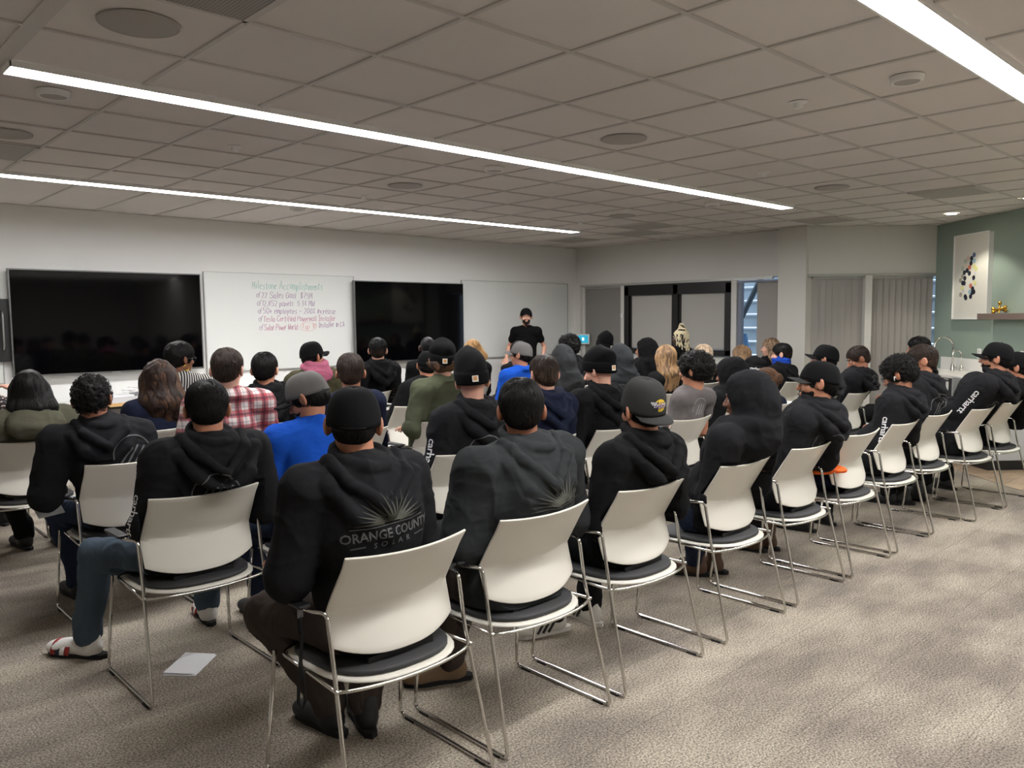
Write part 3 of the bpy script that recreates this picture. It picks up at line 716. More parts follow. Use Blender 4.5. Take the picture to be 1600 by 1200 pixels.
def place_chair(x, y0, rz, label, group):
    if not CH_used[0]:
        o = CH0; CH_used[0] = True
    else:
        o = CH0.copy(); COL.objects.link(o)
        for ch in CH0.children:
            c = ch.copy(); COL.objects.link(c); c.parent = o
    o.location = (x, y0+.28, 0); o.rotation_euler = (0, 0, rz)
    o['label'] = label; o['category'] = 'chair'; o['group'] = group
    return o

# ------------------------------------------------------------------ fabrics, skin, hair
def fab(name, c, bump=.28, scale=420, var=.08): return mat(name, c, .95, bump=bump, bscale=scale, var=var, vscale=5, spec=.12)
BLK = fab('black fleece', rgb(29, 29, 31)); BLK2 = fab('soft black cotton', rgb(21, 21, 22)); CHAR = fab('charcoal fleece', rgb(46, 48, 49)); DKG = fab('dark grey fleece', rgb(48, 49, 50)); JET = fab('black knit', rgb(14, 14, 15))
NAVY = fab('navy cotton', rgb(26, 31, 48)); BLUE = fab('royal blue jersey', rgb(26, 78, 176)); OLIVE = fab('olive parka cloth', rgb(84, 83, 69)); GFLEECE = fab('sage green fleece', rgb(78, 82, 64))
GREYT = fab('washed grey jersey', rgb(102, 97, 96)); CAMO = fab('mossy jacket cloth', rgb(72, 68, 50), var=.4); PINK = fab('dusty pink fleece', rgb(178, 100, 124)); DENIM = fab('blue grey denim', rgb(72, 84, 96), var=.18); DENIM2 = fab('dark denim', rgb(40, 48, 66), var=.15)
BROWNT = fab('dark brown grey canvas', rgb(66, 58, 54)); GAITER = fab('blue neck gaiter cloth', rgb(30, 66, 158)); LGREYCAP = fab('grey cap twill', rgb(104, 102, 100)); GREYCAP = fab('dark grey cap twill', rgb(52, 52, 51)); BLACKCAP = fab('black cap twill', rgb(19, 19, 20))
TAN = mat('tan suede', rgb(120, 98, 74), .9, bump=.3, bscale=300); BROWNB = mat('brown boot leather', rgb(84, 60, 44), .7, bump=.3, bscale=200); SNEAK = mat('white sneaker leather', rgb(206, 204, 196), .6); BLKSHOE = mat('black shoe', rgb(22, 22, 23), .6); SOCK = mat('white sock', rgb(224, 222, 216), .9, bump=.4, bscale=300)
PRINT = mat('grey screen print', rgb(88, 89, 88), .7); PRINTW = mat('white screen print', rgb(226, 226, 224), .7); PRINTD = mat('olive grey screen print', rgb(70, 71, 62), .8); PRINTL = mat('pale grey screen print', rgb(150, 146, 144), .8)
def plaid():
    m = bpy.data.materials.new('red and white plaid flannel'); m.use_nodes = True; N, L, b = nodes_of(m); b.inputs['Roughness'].default_value = .95
    tc = N.new('ShaderNodeTexCoord'); sp = N.new('ShaderNodeSeparateXYZ'); L.new(tc.outputs['Object'], sp.inputs[0])
    def band(sock, per, ph, w):
        a = N.new('ShaderNodeMath'); a.operation = 'MULTIPLY_ADD'; a.inputs[1].default_value = 1/per; a.inputs[2].default_value = ph; L.new(sock, a.inputs[0])
        f = N.new('ShaderNodeMath'); f.operation = 'FRACT'; L.new(a.outputs[0], f.inputs[0])
        c = N.new('ShaderNodeMath'); c.operation = 'LESS_THAN'; c.inputs[1].default_value = w; L.new(f.outputs[0], c.inputs[0]); return c.outputs[0]
    def mixc(f, a, c2, fac=.5):
        x = N.new('ShaderNodeMix'); x.data_type = 'RGBA'; mm = N.new('ShaderNodeMath'); mm.operation = 'MULTIPLY'; mm.inputs[1].default_value = fac
        L.new(f, mm.inputs[0]); L.new(mm.outputs[0], x.inputs[0]); L.new(a, x.inputs[6]); x.inputs[7].default_value = (*c2, 1); return x.outputs[2]
    base = N.new('ShaderNodeRGB'); base.outputs[0].default_value = (*rgb(198, 188, 184), 1); c = base.outputs[0]
    for s, per in ((sp.outputs[0], .085), (sp.outputs[2], .085)):
        c = mixc(band(s, per, .1, .48), c, rgb(146, 14, 36), .72)
    for s in (sp.outputs[0], sp.outputs[2]):
        c = mixc(band(s, .085, .98, .16), c, rgb(40, 24, 40), .6); c = mixc(band(s, .085, .45, .05), c, rgb(60, 40, 60), .5)
    L.new(c, b.inputs['Base Color']); return m
def stripes():
    m = bpy.data.materials.new('black and white striped knit'); m.use_nodes = True; N, L, b = nodes_of(m); b.inputs['Roughness'].default_value = .9
    tc = N.new('ShaderNodeTexCoord'); w = N.new('ShaderNodeTexWave'); w.inputs['Scale'].default_value = 16; w.bands_direction = 'X'; w.inputs['Distortion'].default_value = .6; w.inputs['Detail Scale'].default_value = .6
    r = N.new('ShaderNodeValToRGB'); r.color_ramp.interpolation = 'CONSTANT'; r.color_ramp.elements[0].color = (*rgb(28, 28, 30), 1); r.color_ramp.elements[1].color = (*rgb(206, 202, 196), 1); r.color_ramp.elements[1].position = .62
    L.new(tc.outputs['Object'], w.inputs[0]); L.new(w.outputs[0], r.inputs[0]); L.new(r.outputs[0], b.inputs['Base Color']); return m
def lace():
    m = bpy.data.materials.new('dotted lace cloth'); m.use_nodes = True; N, L, b = nodes_of(m); b.inputs['Roughness'].default_value = .9
    tc = N.new('ShaderNodeTexCoord'); v = N.new('ShaderNodeTexVoronoi'); v.inputs['Scale'].default_value = 60; r = N.new('ShaderNodeValToRGB'); r.color_ramp.elements[0].position = .3; r.color_ramp.elements[1].position = .4
    r.color_ramp.elements[0].color = (*rgb(210, 190, 180), 1); r.color_ramp.elements[1].color = (*rgb(34, 28, 32), 1); L.new(tc.outputs['Object'], v.inputs[0]); L.new(v.outputs[0], r.inputs[0]); L.new(r.outputs[0], b.inputs['Base Color']); return m
def skin(name, c): return mat('skin '+name, c, .5, bump=.08, bscale=300, var=.05, vscale=14, sss=.12)
SK = {'light': skin('light', rgb(206, 156, 134)), 'tan': skin('tan', rgb(180, 124, 96)), 'med': skin('medium', rgb(158, 104, 78)), 'brown': skin('brown', rgb(122, 78, 56)), 'dark': skin('dark', rgb(72, 46, 36))}
def hairm(name, c, c2=None):
    m = mat('hair '+name, c, .5, bump=.25, bscale=380, spec=.22); return [m, mat('hair strand '+name, c2 or tuple(x*1.5 for x in c), .5, spec=.2)]
HR = {'black': hairm('black', rgb(12, 11, 11), rgb(24, 22, 21)), 'dkbrown': hairm('dark brown', rgb(34, 27, 24), rgb(62, 50, 42)), 'brown': hairm('brown', rgb(40, 29, 24), rgb(104, 76, 56)), 'blonde': hairm('blonde', rgb(134, 98, 58), rgb(196, 156, 104)), 'greyblonde': hairm('ash blonde', rgb(140, 120, 98), rgb(190, 172, 146)), 'fade': hairm('cropped', rgb(72, 56, 46), rgb(92, 74, 60)), 'braid': hairm('cream', rgb(220, 206, 170), rgb(24, 22, 22)), 'ombre': hairm('ombre brown', rgb(104, 82, 62), rgb(170, 136, 98)), 'straightb': hairm('brown blond', rgb(92, 72, 56), rgb(156, 130, 104))}

FADEC = {'l': rgb(112, 92, 78), 'm': rgb(86, 64, 52), 'd': rgb(52, 38, 32)}
def fade_mat(p, base, zc):
    # hair clipped shorter towards the nape, so more scalp colour shows
    m = base.copy(); m.name = 'faded haircut'; N, L, b = nodes_of(m); c0 = b.inputs['Base Color'].default_value[:]
    tc = N.new('ShaderNodeTexCoord'); sp = N.new('ShaderNodeSeparateXYZ'); L.new(tc.outputs['Object'], sp.inputs[0])
    r = N.new('ShaderNodeMapRange'); r.inputs[1].default_value = zc-.055; r.inputs[2].default_value = zc+p.get('fadez', .01)+.02; L.new(sp.outputs[2], r.inputs[0])
    x = N.new('ShaderNodeMix'); x.data_type = 'RGBA'; L.new(r.outputs[0], x.inputs[0]); x.inputs[6].default_value = (*FADEC[p['fade']], 1); x.inputs[7].default_value = c0; L.new(x.outputs[2], b.inputs['Base Color'])
    return m
def V3(*a): return np.array(a, float)
def ik(a, b, l1, l2, pole):
    d = b-a; L = np.linalg.norm(d); L = min(L, (l1+l2)*.999); u = d/np.linalg.norm(d)
    x = (l1*l1-l2*l2+L*L)/(2*L); hgt = math.sqrt(max(1e-6, l1*l1-x*x)); p = pole-u*(pole@u); p /= np.linalg.norm(p)
    return a+u*x+p*hgt
def rotm(yaw, pitch, roll):
    return np.array((Matrix.Rotation(yaw, 3, 'Z') @ Matrix.Rotation(-pitch, 3, 'X') @ Matrix.Rotation(roll, 3, 'Y')))

def build_strands(fl, P, n, steps, step, dirf, width, lift=.0, rise=.0, jit=.35, seed=0, cut=None):
    g0 = np.random.default_rng(seed); i = g0.integers(0, len(P), n); p = P[i].copy(); _, nn = fl.grad(p)
    if cut is not None:
        ok = ((p-cut[0])@cut[1]) < -.012
        if ok.sum() < 20: return np.zeros((0, 3)), np.zeros((0, 4), int)
        p = p[ok]; nn = nn[ok]; n = len(p)
    pts = [p-nn*.001]; base = dirf(p)+g0.normal(0, jit, (n, 3))
    for k in range(steps):
        d, nn = fl.grad(p); t = base*.5+dirf(p)*.5; t = t-nn*(t*nn).sum(1, keepdims=True); t /= np.linalg.norm(t, axis=1, keepdims=True)+1e-9
        p = p+t*step+nn*rise; d, nn = fl.grad(p); 
        p = p+nn*(lift-d)[:, None]*(1 if rise == 0 else .15)
        pts.append(p.copy())
    S = np.stack(pts, 1); m = S.shape[1]
    t = np.gradient(S, axis=1); t /= np.linalg.norm(t, axis=2, keepdims=True)+1e-9
    _, nn = fl.grad(S.reshape(-1, 3)); nn = nn.reshape(S.shape); a = np.cross(t, nn); a /= np.linalg.norm(a, axis=2, keepdims=True)+1e-9
    w = width*(1-np.linspace(0, 1, m)**2*.85)[None, :, None]*(g0.uniform(.6, 1.4, n)[:, None, None])
    R = np.stack([S+a*w, S+nn*w, S-a*w], 2)      # n, m, 3, 3
    VV = R.reshape(-1, 3); idx = np.arange(n*m*3).reshape(n, m, 3)
    q = [np.stack([idx[:, :-1, c], idx[:, :-1, (c+1) % 3], idx[:, 1:, (c+1) % 3], idx[:, 1:, c]], -1).reshape(-1, 4) for c in range(3)]
    return VV, np.concatenate(q)
def curls(fl, P, n, r, seed, wd=.0016):
    g0 = np.random.default_rng(seed); i = g0.integers(0, len(P), n); p = P[i]; _, nn = fl.grad(p)
    a = g0.normal(0, 1, (n, 3)); a -= nn*(a*nn).sum(1, keepdims=True); a /= np.linalg.norm(a, axis=1, keepdims=True); b = np.cross(nn, a); m = 9
    th = np.linspace(0, 5.0, m)[None, :, None]; rr = r*g0.uniform(.6, 1.3, n)[:, None, None]
    S = p[:, None]+nn[:, None]*(np.sin(th*.5)*rr*1.2+rr*.3)+a[:, None]*np.cos(th)*rr+b[:, None]*np.sin(th)*rr*.6
    t = np.gradient(S, axis=1); t /= np.linalg.norm(t, axis=2, keepdims=True)+1e-9; x = np.cross(t, nn[:, None]+.01); x /= np.linalg.norm(x, axis=2, keepdims=True)+1e-9; y = np.cross(t, x)
    R = np.stack([S+x*wd, S+(-x*.5+y*.87)*wd, S+(-x*.5-y*.87)*wd], 2); VV = R.reshape(-1, 3); idx = np.arange(n*m*3).reshape(n, m, 3)
    q = [np.stack([idx[:, :-1, c], idx[:, :-1, (c+1) % 3], idx[:, 1:, (c+1) % 3], idx[:, 1:, c]], -1).reshape(-1, 4) for c in range(3)]
    return VV, np.concatenate(q)

def add_head(f, hc, R, k=.02, beard=0):
    def A(x, y, z): return hc+R@V3(x, y, z)
    f.ell(A(0, -.014, .025), (.0745, .094, .088), R, k)
    f.ell(A(0, .022, -.045), (.056, .068, .068), R, .035)
    f.ell(A(0, .058, -.093), (.024, .020, .018), R, .025)
    f.cone(A(0, .083, .012), A(0, .106, -.026), .007, .0125, .012)
    f.ell(A(.012, .096, -.030), (.009, .010, .007), R, .006); f.ell(A(-.012, .096, -.030), (.009, .010, .007), R, .006)
    for s in (-1, 1):
        f.ell(A(s*.031, .092, .006), (.016, .014, .010), R, .010, 's')
        f.cone(A(s*.014, .082, .024), A(s*.046, .070, .024), .007, .006, .012)
        f.ell(A(s*.043, .058, -.025), (.018, .018, .018), R, .02)
        # ear
        f.ell(A(s*.086, -.014, -.004), (.0085, .0225, .035), R @ np.array(Matrix.Rotation(s*.55, 3, 'Z')), .006); f.ell(A(s*.077, -.004, -.010), (.010, .012, .018), R, .006)
        f.ell(A(s*.094, -.004, -.002), (.006, .011, .020), R @ np.array(Matrix.Rotation(s*.55, 3, 'Z')), .003, 's')
    f.ell(A(0, .089, -.054), (.022, .010, .0055), R, .005); f.ell(A(0, .089, -.063), (.019, .011, .006), R, .004)
def add_hand(f, w, d, n, s, open_=0):
    # w wrist, d pointing direction, n palm-down normal, s +1/-1 side
    d = d/np.linalg.norm(d); n = n-d*(n@d); n /= np.linalg.norm(n); x = np.cross(d, n)*s
    R = np.stack([x, d, n], 1)
    f.cone(w-d*.03, w+d*.02, .026, .024, .01)
    f.ell(w+d*.055, (.042, .052, .017), R, .012)
    for i, (o, L) in enumerate(((-.030, .068), (-.010, .078), (.010, .074), (.029, .060))):
        b = w+d*.09+x*o; m = b+d*L*.5+n*.006; e = m+d*L*.36+n*L*.36
        f.cone(b, m, .0095, .0085, .004); f.cone(m, e, .0085, .0072, .003)
    b = w+d*.03-x*.03; m = b+d*.035-x*.028+n*.008; e = m+d*.036-x*.006+n*.012
    f.cone(b, m, .013, .0105, .008); f.cone(m, e, .0105, .0085, .003)

HATX = {'cap': .018, 'beanie': .045, 'hoodup': .035, 'snapback': .03}
def chair_clamp(P, off=.013):
    P = P.copy(); z = P[:, 2]; zz = np.clip((z-.47)/.37, 0, 1)
    y = np.where(zz < .50, -.152+.066*np.minimum(1, zz/.50)**.8, -.086-.114*((zz-.50).clip(0)/.50)**1.02)
    u = np.clip(np.abs(P[:, 0])/.24, 0, 1); y = y-.038*(1-u*u)+off
    m = (np.abs(P[:, 0]) < .262) & (z > .44) & (z < .862) & (P[:, 1] < .1)
    P[:, 1] = np.where(m, np.maximum(P[:, 1], y), P[:, 1])
    m = (np.abs(P[:, 0]) < .27) & (P[:, 1] < .236) & (P[:, 1] > -.27) & (z < .5)
    P[:, 2] = np.where(m, np.maximum(z, .480), z)
    return P
def make_person(p):
    kind = p.get('pose', 'sit'); vox = p.get('vox', .008); b = p.get('b', 1.0); seed = p['seed']
    cx, y0, rz = p['chair']; org = Vector((cx, y0+.28, 0)) if kind == 'sit' else Vector((cx, y0, 0))
    Rw = Matrix.Rotation(-rz, 3, 'Z')
    hx, hy, hz = p['head']; ex = {'short': .012, 'curly': .03, 'afro': .04, 'long': .018, 'bob': .018, 'bun': .012, 'buzz': .004, 'braids': .06, 'curlylong': .03, None: 0}[p.get('hair')]
    ex = max(ex, HATX.get(p.get('hat'), 0), .03 if p['top'] == 'hoodup' else 0)
    yaw, pitch, roll = [math.radians(a) for a in p.get('look', (0, 5, 0))]
    R = rotm(yaw-rz, pitch, roll)
    q = Rw @ (Vector((hx, hy, 0))-org); hc = V3(q.x, q.y, hz-.113*math.cos(pitch*.7)-ex)
    nb = hc+R@V3(0, -.055, -.03)*0+V3(0, -.02, -.150)+V3(-math.sin(yaw-rz)*.0, 0, 0)
    nb[2] = hc[2]-.138+.02*math.sin(pitch); nb[1] = hc[1]-.015-.05*math.sin(pitch)
    if kind == 'sit':
        px = p.get('px', 0.0); pel = V3(px, p.get('py', .0), .555)
        nb[0] = hc[0]*.9+px*.1
        chest = pel*.36+nb*.64+V3(0, -.022, 0)
    else:
        pel = V3(0, 0, .93); nb[0] = hc[0]; chest = pel*.38+nb*.62+V3(0, -.01, 0)
    chest[1] = max(chest[1], -.105) if kind == 'sit' else chest[1]
    J = {}
    swr = (nb-pel); ty = p.get('twist', 0)
    for s, n_ in ((-1, 'L'), (1, 'R')):
        sh = nb+V3(s*(.182 if kind == 'sit' else .168)*b*math.cos(ty), .012+s*.182*math.sin(ty), -.066 if kind == 'sit' else -.080); J['sh'+n_] = sh
        if kind == 'sit':
            arms = p.get('arms', 'lap')
            lo_ = {'lap': (.045, .05, -.265), 'rest': (.060, .02, -.268), 'wide': (.12, .06, -.25), 'fwd': (.05, .16, -.22), 'cross': (.05, .08, -.255)}[arms]
            fo_ = {'lap': (-.13, .205, -.03), 'rest': (-.10, .215, -.02), 'wide': (-.12, .20, -.05), 'fwd': (-.10, .22, .04), 'cross': (-.19, .145, .04)}[arms]
            el = sh+V3(s*lo_[0], lo_[1], lo_[2]); wr = el+V3(s*fo_[0], fo_[1], fo_[2])
            if 'wr'+n_ in p: wr = np.array(p['wr'+n_], float); el = ik(sh, wr, .275, .25, V3(s*.9, -.3, -.9))
            J['el'+n_] = el; J['wr'+n_] = wr
            hip = pel+V3(s*.095*b, .02, -.015); J['hip'+n_] = hip
            an = np.array(p.get('an'+n_, (px+s*.15, .40+.05*math.sin(seed+s), .085)), float); J['an'+n_] = an
            J['kn'+n_] = ik(hip, an, .42, .415, V3(s*p.get('spread', .25), .6, 1.0)); J['kn'+n_][2] = max(J['kn'+n_][2], .50)
        else:
            wr = np.array(p['wr'+n_], float); J['wr'+n_] = wr; J['el'+n_] = ik(sh, wr, .29, .26, V3(s*.25, -1, -.1))
            hip = pel+V3(s*.095*b, 0, -.02); an = V3(s*.13, -.02, .085); J['hip'+n_] = hip; J['an'+n_] = an; J['kn'+n_] = ik(hip, an, .43, .43, V3(s*.1, 1, 0))
    skm = SK[p['skin']]; hm = HR[p.get('hc', 'black')]
    lo = V3(-.48, min(-.42, hc[1]-.2), -.02); hi = V3(.48, .95 if kind == 'sit' else .6, hc[2]+.20)
    # ---- body, one continuous surface
    f = Field(lo, hi, vox); TB = b*.82
    f.cone(pel+V3(-.05, 0, 0), pel+V3(.05, 0, 0), .105*TB, .105*TB, 0)
    f.ell(pel*.6+chest*.4, (.13*TB, .10*TB, .15), None, .06); f.ell(chest, (.148*TB, .10*TB, .18), None, .05)
    f.cone(J['shL'], J['shR'], .052, .052, .04); f.cone(nb+V3(0, 0, -.03), hc+R@V3(0, -.025, -.035), .062 if b > 1.02 else .055, .053, .03)
    for n_, s in (('L', -1), ('R', 1)):
        f.cone(nb+V3(0, .01, -.03), J['sh'+n_], .034, .042, .03)
        f.cone(J['sh'+n_], J['el'+n_], .050*TB, .038*TB, .03); f.cone(J['el'+n_], J['wr'+n_], .040*TB, .026, .02)
        dd = J['wr'+n_]-J['el'+n_]; dd = dd/np.linalg.norm(dd)
        if kind == 'sit': dd = dd*.6+V3(-s*.25, .7, -.12)
        add_hand(f, J['wr'+n_]+dd/np.linalg.norm(dd)*.01, dd, V3(0, 0, -1), s)
        f.cone(J['hip'+n_], J['kn'+n_], .082*TB, .052*TB, .04); f.cone(J['kn'+n_], J['an'+n_]+V3(0, 0, .02), .05*TB, .036, .03)
        an = J['an'+n_]; td = V3(*p.get('toe'+n_, (s*.12, 1, 0))); td = td/np.linalg.norm(td)
        f.cone(an+V3(0, 0, -.045)-td*.02, an+td*.13+V3(0, 0, -.055), .034, .025, .02)
    add_head(f, hc, R)
    P, Q = f.surf()
    if kind == 'sit': P = np.where((P[:, 2] > .4)[:, None], chair_clamp(P, .05), P)
    root = np_obj('person', P, Q, [skm]); root.location = org; root.rotation_euler = (0, 0, rz)
    root['label'] = p['label']; root['category'] = 'person'; root['group'] = 'people in the audience' if kind == 'sit' else 'presenter'
    if kind != 'sit': del root['group']
    if p.get('face'):
        e = MB()
        for s in (-1, 1):
            c = hc+R@V3(s*.029, .0760, .006); e.lathe([(.0085*math.sin(a), -.0085*math.cos(a)) for a in np.linspace(.01, 3.13, 10)], c, 14)
        e.build('eyes', mat('eye white', rgb(225, 220, 214), .2), root, True)
        e = MB()
        for s in (-1, 1):
            c = hc+R@V3(s*.029, .0818, .0058); e.lathe([(.0048*math.sin(a), -.0048*math.cos(a)) for a in np.linspace(.01, 3.13, 8)], c, 12)
        e.build('pupils', mat('dark iris', rgb(34, 24, 20), .2), root, True)
        e = MB()
        for s in (-1, 1):
            e.tube([hc+R@V3(s*.014, .0915, .027), hc+R@V3(s*.030, .0905, .031), hc+R@V3(s*.047, .078, .026)], [.003, .004, .002], 6)
        e.build('eyebrows', hm[0], root, True)
    # ---- top
    top = p['top']; tm = p['topm']; puff = {'tee': .006, 'shirt': .012, 'hoodie': .022, 'hoodup': .022, 'jacket': .026, 'sweater': .014}[top]
    f = Field(V3(-.50, lo[1], .44 if kind == 'sit' else .80), V3(.50, .62, hc[2]+.2), vox)
    B = b; u = puff
    f.cone(pel+V3(-.05*B, -.01, -.01), pel+V3(.05*B, -.01, -.01), .125*B+u*.5, .125*B+u*.5, 0)
    f.ell(pel*.62+chest*.38+V3(0, .02, 0), (.160*B+u, .130*B+u, .16), None, .06); f.ell(chest, (.172*B+u, .112*B+u*.8, .20+u), None, .05)
    f.cone(J['shL'], J['shR'], .055+u*.6, .055+u*.6, .05)
    short = top == 'tee'
    for n_, s in (('L', -1), ('R', 1)):
        sh, el, wr = J['sh'+n_], J['el'+n_], J['wr'+n_]
        f.cone(nb+(V3(0, -.005, -.004) if not short else V3(0, -.005, -.026)), sh, .050+u*.5-(.008 if short else 0), .060+u*.6-(.008 if short else 0), .04)
        if short: f.cone(sh, sh+(el-sh)*.50, .052*B+u, .049*B+u, .035)
        else:
            f.cone(sh, el, .060*B+u, .054*B+u*.9, .022); f.cone(el, wr-(wr-el)*.06, .054*B+u*.9, .035*B+u*.5, .02)
            if top in ('hoodie', 'hoodup', 'jacket'): f.cone(wr-(wr-el)*.18, wr-(wr-el)*.05, .036*B+u*.4, .034*B+u*.3, .004)
    if top == 'hoodie':
        sc = p.get('hoodscale', 1.0)
        T1 = np.array(Matrix.Rotation(math.radians(30), 3, 'X'))     # back of the ring drops
        nh = nb+V3(0, .0, p.get('hoodz', .022))
        rx = lambda a_: np.array(Matrix.Rotation(math.radians(a_), 3, 'X'))
        f.ell(nh+V3(0, -.080, -.095), (.120*sc, .050, .110*sc), rx(-12), .025)
        f.ring(nh+V3(0, -.012, .012), .078*sc, .088*sc, .019, rx(18), .010)
        for s in (-1, 1):
            a1, a2, a3, a4 = V3(s*.062, .055, -.01), V3(s*.118, -.015, .005), V3(s*.100, -.098, -.045), V3(0, -.150, -.120*sc)
            for u_, v_ in ((a1, a2), (a2, a3), (a3, a4)): f.cone(nh+u_*sc, nh+v_*sc, .0195, .0195, .009)
            b1, b2, b3, b4 = V3(s*.135, .0, -.045), V3(s*.150, -.06, -.055), V3(s*.100, -.120, -.135), V3(0, -.135, -.205)
            for u_, v_ in ((b1, b2), (b2, b3), (b3, b4)): f.cone(nh+u_*sc, nh+v_*sc, .026, .024, .014)
        for s in (-1, 1): f.cone(nb+V3(s*.03, .075, .0), nb+V3(s*.035, .105, -.09), .012, .012, .01)
    elif top == 'hoodup':
        def A(x, y, z): return hc+R@V3(x, y, z)
        f.ell(A(0, -.020, .014), (.094, .116, .122), R, .02); f.cone(A(0, -.05, -.02), nb+V3(0, -.055, -.06), .094, .105, .05); f.cone(A(0, -.07, .04), A(0, -.128, -.02), .075, .05, .05); f.cone(A(0, -.10, -.03), nb+V3(0, -.10, -.04), .06, .07, .04)
        f.ring(nb+V3(0, -.01, .01), .105, .115, .028, None, .03)
        f.ell(A(0, .105, -.01), (.074, .11, .098), R, .01, 's')
    elif top in ('shirt', 'jacket'):
        f.ring(nb+V3(0, .005, .022), .060, .066, .015, np.array(Matrix.Rotation(math.radians(12), 3, 'X')), .010); f.ring(nb+V3(0, .0, .008), .064, .072, .014, np.array(Matrix.Rotation(math.radians(12), 3, 'X')), .006)
    elif top == 'sweater':
        f.ring(nb+V3(0, .005, .012), .058, .064, .011, np.array(Matrix.Rotation(math.radians(14), 3, 'X')), .006)
    else:
        f.ring(nb+V3(0, .008, -.010), .062, .070, .006, np.array(Matrix.Rotation(math.radians(16), 3, 'X')), .005)
    if p.get('parkahood'):
        f.ell(nb+V3(0, -.10, -.06), (.16, .06, .10), np.array(Matrix.Rotation(math.radians(-20), 3, 'X')), .015)
        f.ring(nb+V3(0, -.03, -.01), .13, .14, .022, np.array(Matrix.Rotation(math.radians(28), 3, 'X')), .010)
    P, Q = f.surf()
    amp = {'tee': .006, 'shirt': .007, 'hoodie': .0085, 'hoodup': .0085, 'jacket': .010, 'sweater': .006}[top]*p.get('fold', 1)
    P = folds(f, P, amp*1.25, 6.5, seed, (1, 1, .75)); P = folds(f, P, amp*.42, 17.0, seed+9, (.7, 1, 1.1))
    if kind == 'sit': P = chair_clamp(P)
    gname = {'tee': 'tshirt', 'shirt': 'shirt', 'hoodie': 'hoodie', 'hoodup': 'hoodie', 'jacket': 'jacket', 'sweater': 'sweater'}[top]
    g = np_obj(gname, P, Q, [tm], root)
    bv = None
    for dcl in p.get('decals', []):
        if bv is None: bv = BVHTree.FromPolygons([tuple(x) for x in P], [tuple(x) for x in Q])
        decal(bv, g, *dcl, chest=chest, J=J)
    # ---- trousers
    f = Field(V3(-.48, -.22, .0), V3(.48, .85, .72 if kind == 'sit' else 1.05), max(vox, .007))
    f.cone(pel+V3(-.06, 0, -.01), pel+V3(.06, 0, -.01), .115*B, .115*B, 0)
    for n_ in 'LR':
        hip, kn, an = J['hip'+n_], J['kn'+n_], J['an'+n_]
        f.cone(hip, kn, .092*B, .070*B, .05); f.cone(kn, an+V3(0, 0, .03), .068*B, .052, .03); f.cone(an+V3(0, 0, .10), an+V3(0, 0, .02), .056, .058, .01)
    if kind == 'sit': f.half((0, 0, .478), (0, 0, -1), .01) if False else None
    P, Q = f.surf(); P = folds(f, P, .008, 10, seed+3, (1, 1, .8)); P = folds(f, P, .003, 26, seed+4)
    if kind == 'sit': P = chair_clamp(P, .022)
    np_obj('trousers', P, Q, [p.get('legm', BLK2)], root)
    # ---- shoes
    sh = p.get('shoe', 'black'); sm = {'black': BLKSHOE, 'white': SNEAK, 'tan': TAN, 'boot': BROWNB, 'slide': SOCK}[sh]
    for n_, s in (('L', -1), ('R', 1)):
        an = J['an'+n_]; td = V3(*p.get('toe'+n_, (s*.12, 1, 0))); td = td/np.linalg.norm(td); sd = np.cross(td, V3(0, 0, 1)); heel = an*V3(1, 1, 0)-td*.055+V3(0, 0, .045); lift = an[2]-.085
        heel[2] += lift
        f = Field(np.minimum(heel, heel+td*.26)-V3(.09, .09, .07), np.maximum(heel, heel+td*.26)+V3(.09, .09, .16), .006)
        Rf = np.stack([sd, td, V3(0, 0, 1)], 1)
        f.ell(heel+td*.20+V3(0, 0, -.008), (.050, .075, .036), Rf, 0); f.ell(heel+td*.10+V3(0, 0, .0), (.042, .10, .045), Rf, .03); f.ell(heel+td*.035+V3(0, 0, .005), (.040, .050, .052), Rf, .03)
        top_h = {'boot': .12, 'tan': .10}.get(sh, .06)
        f.cone(heel+td*.045+V3(0, 0, .02), heel+td*.040+V3(0, 0, top_h), .042, .046, .02)
        f.half((0, 0, .016+lift), (0, 0, -1), .004)
        P, Q = f.surf()
        so = np_obj('shoe' if sh != 'slide' else 'sock', P, Q, [sm], root)
        ring = [(-.03, -.028), (.03, -.040), (.10, -.042), (.17, -.050), (.23, -.044), (.262, -.020), (.265, .012), (.24, .040), (.17, .050), (.10, .042), (.03, .040), (-.03, .028), (-.048, 0)]
        n = len(ring); base = heel*V3(1, 1, 0)+V3(0, 0, lift)
        VV = [base+td*(a-.0)+sd*c*.84+V3(0, 0, z) for z in (0.001, .022) for a, c in ring]
        Fq = [(i, (i+1) % n, n+(i+1) % n, n+i) for i in range(n)]+[tuple(range(n))[::-1], tuple(range(n, 2*n))]
        mesh_obj('sole', VV, Fq, {'white': SNEAK, 'slide': RUBBER}.get(sh, RUBBER), so)
        if sh == 'slide':
            st = MB(); 
            for (a, m_) in ((.10, rgb(150, 30, 34)), (.125, rgb(235, 232, 228)), (.15, rgb(24, 26, 44)), (.175, rgb(150, 30, 34))):
                arc = [base+td*(a+.02)+sd*(.054*math.cos(t_))+V3(0, 0, .02+.056*math.sin(t_)) for t_ in np.linspace(0, math.pi, 12)]
                q = MB(); vv = [];
                for pt in arc: vv += [pt, pt+td*.024]
                q.add(vv, [(2*i, 2*i+1, 2*i+3, 2*i+2) for i in range(11)])
                oo = q.build('strap_stripe', mat('strap %.2f' % a, m_, .5), so, True); md = oo.modifiers.new('s', 'SOLIDIFY'); md.thickness = .004
        if sh == 'white' and p.get('stripes'):
            q = MB()
            for a in (.09, .12, .15):
                for side in (-1, 1):
                    q.box(base+td*a+sd*side*.046+V3(0, 0, .045), (.004, .012, .055), Matrix([list(r) for r in Rf]) @ Matrix.Rotation(.6, 3, 'X'))
            q.build('side_stripes', BLKSHOE, so)
    # ---- hair
    hk = p.get('hair'); hat = p.get('hat')
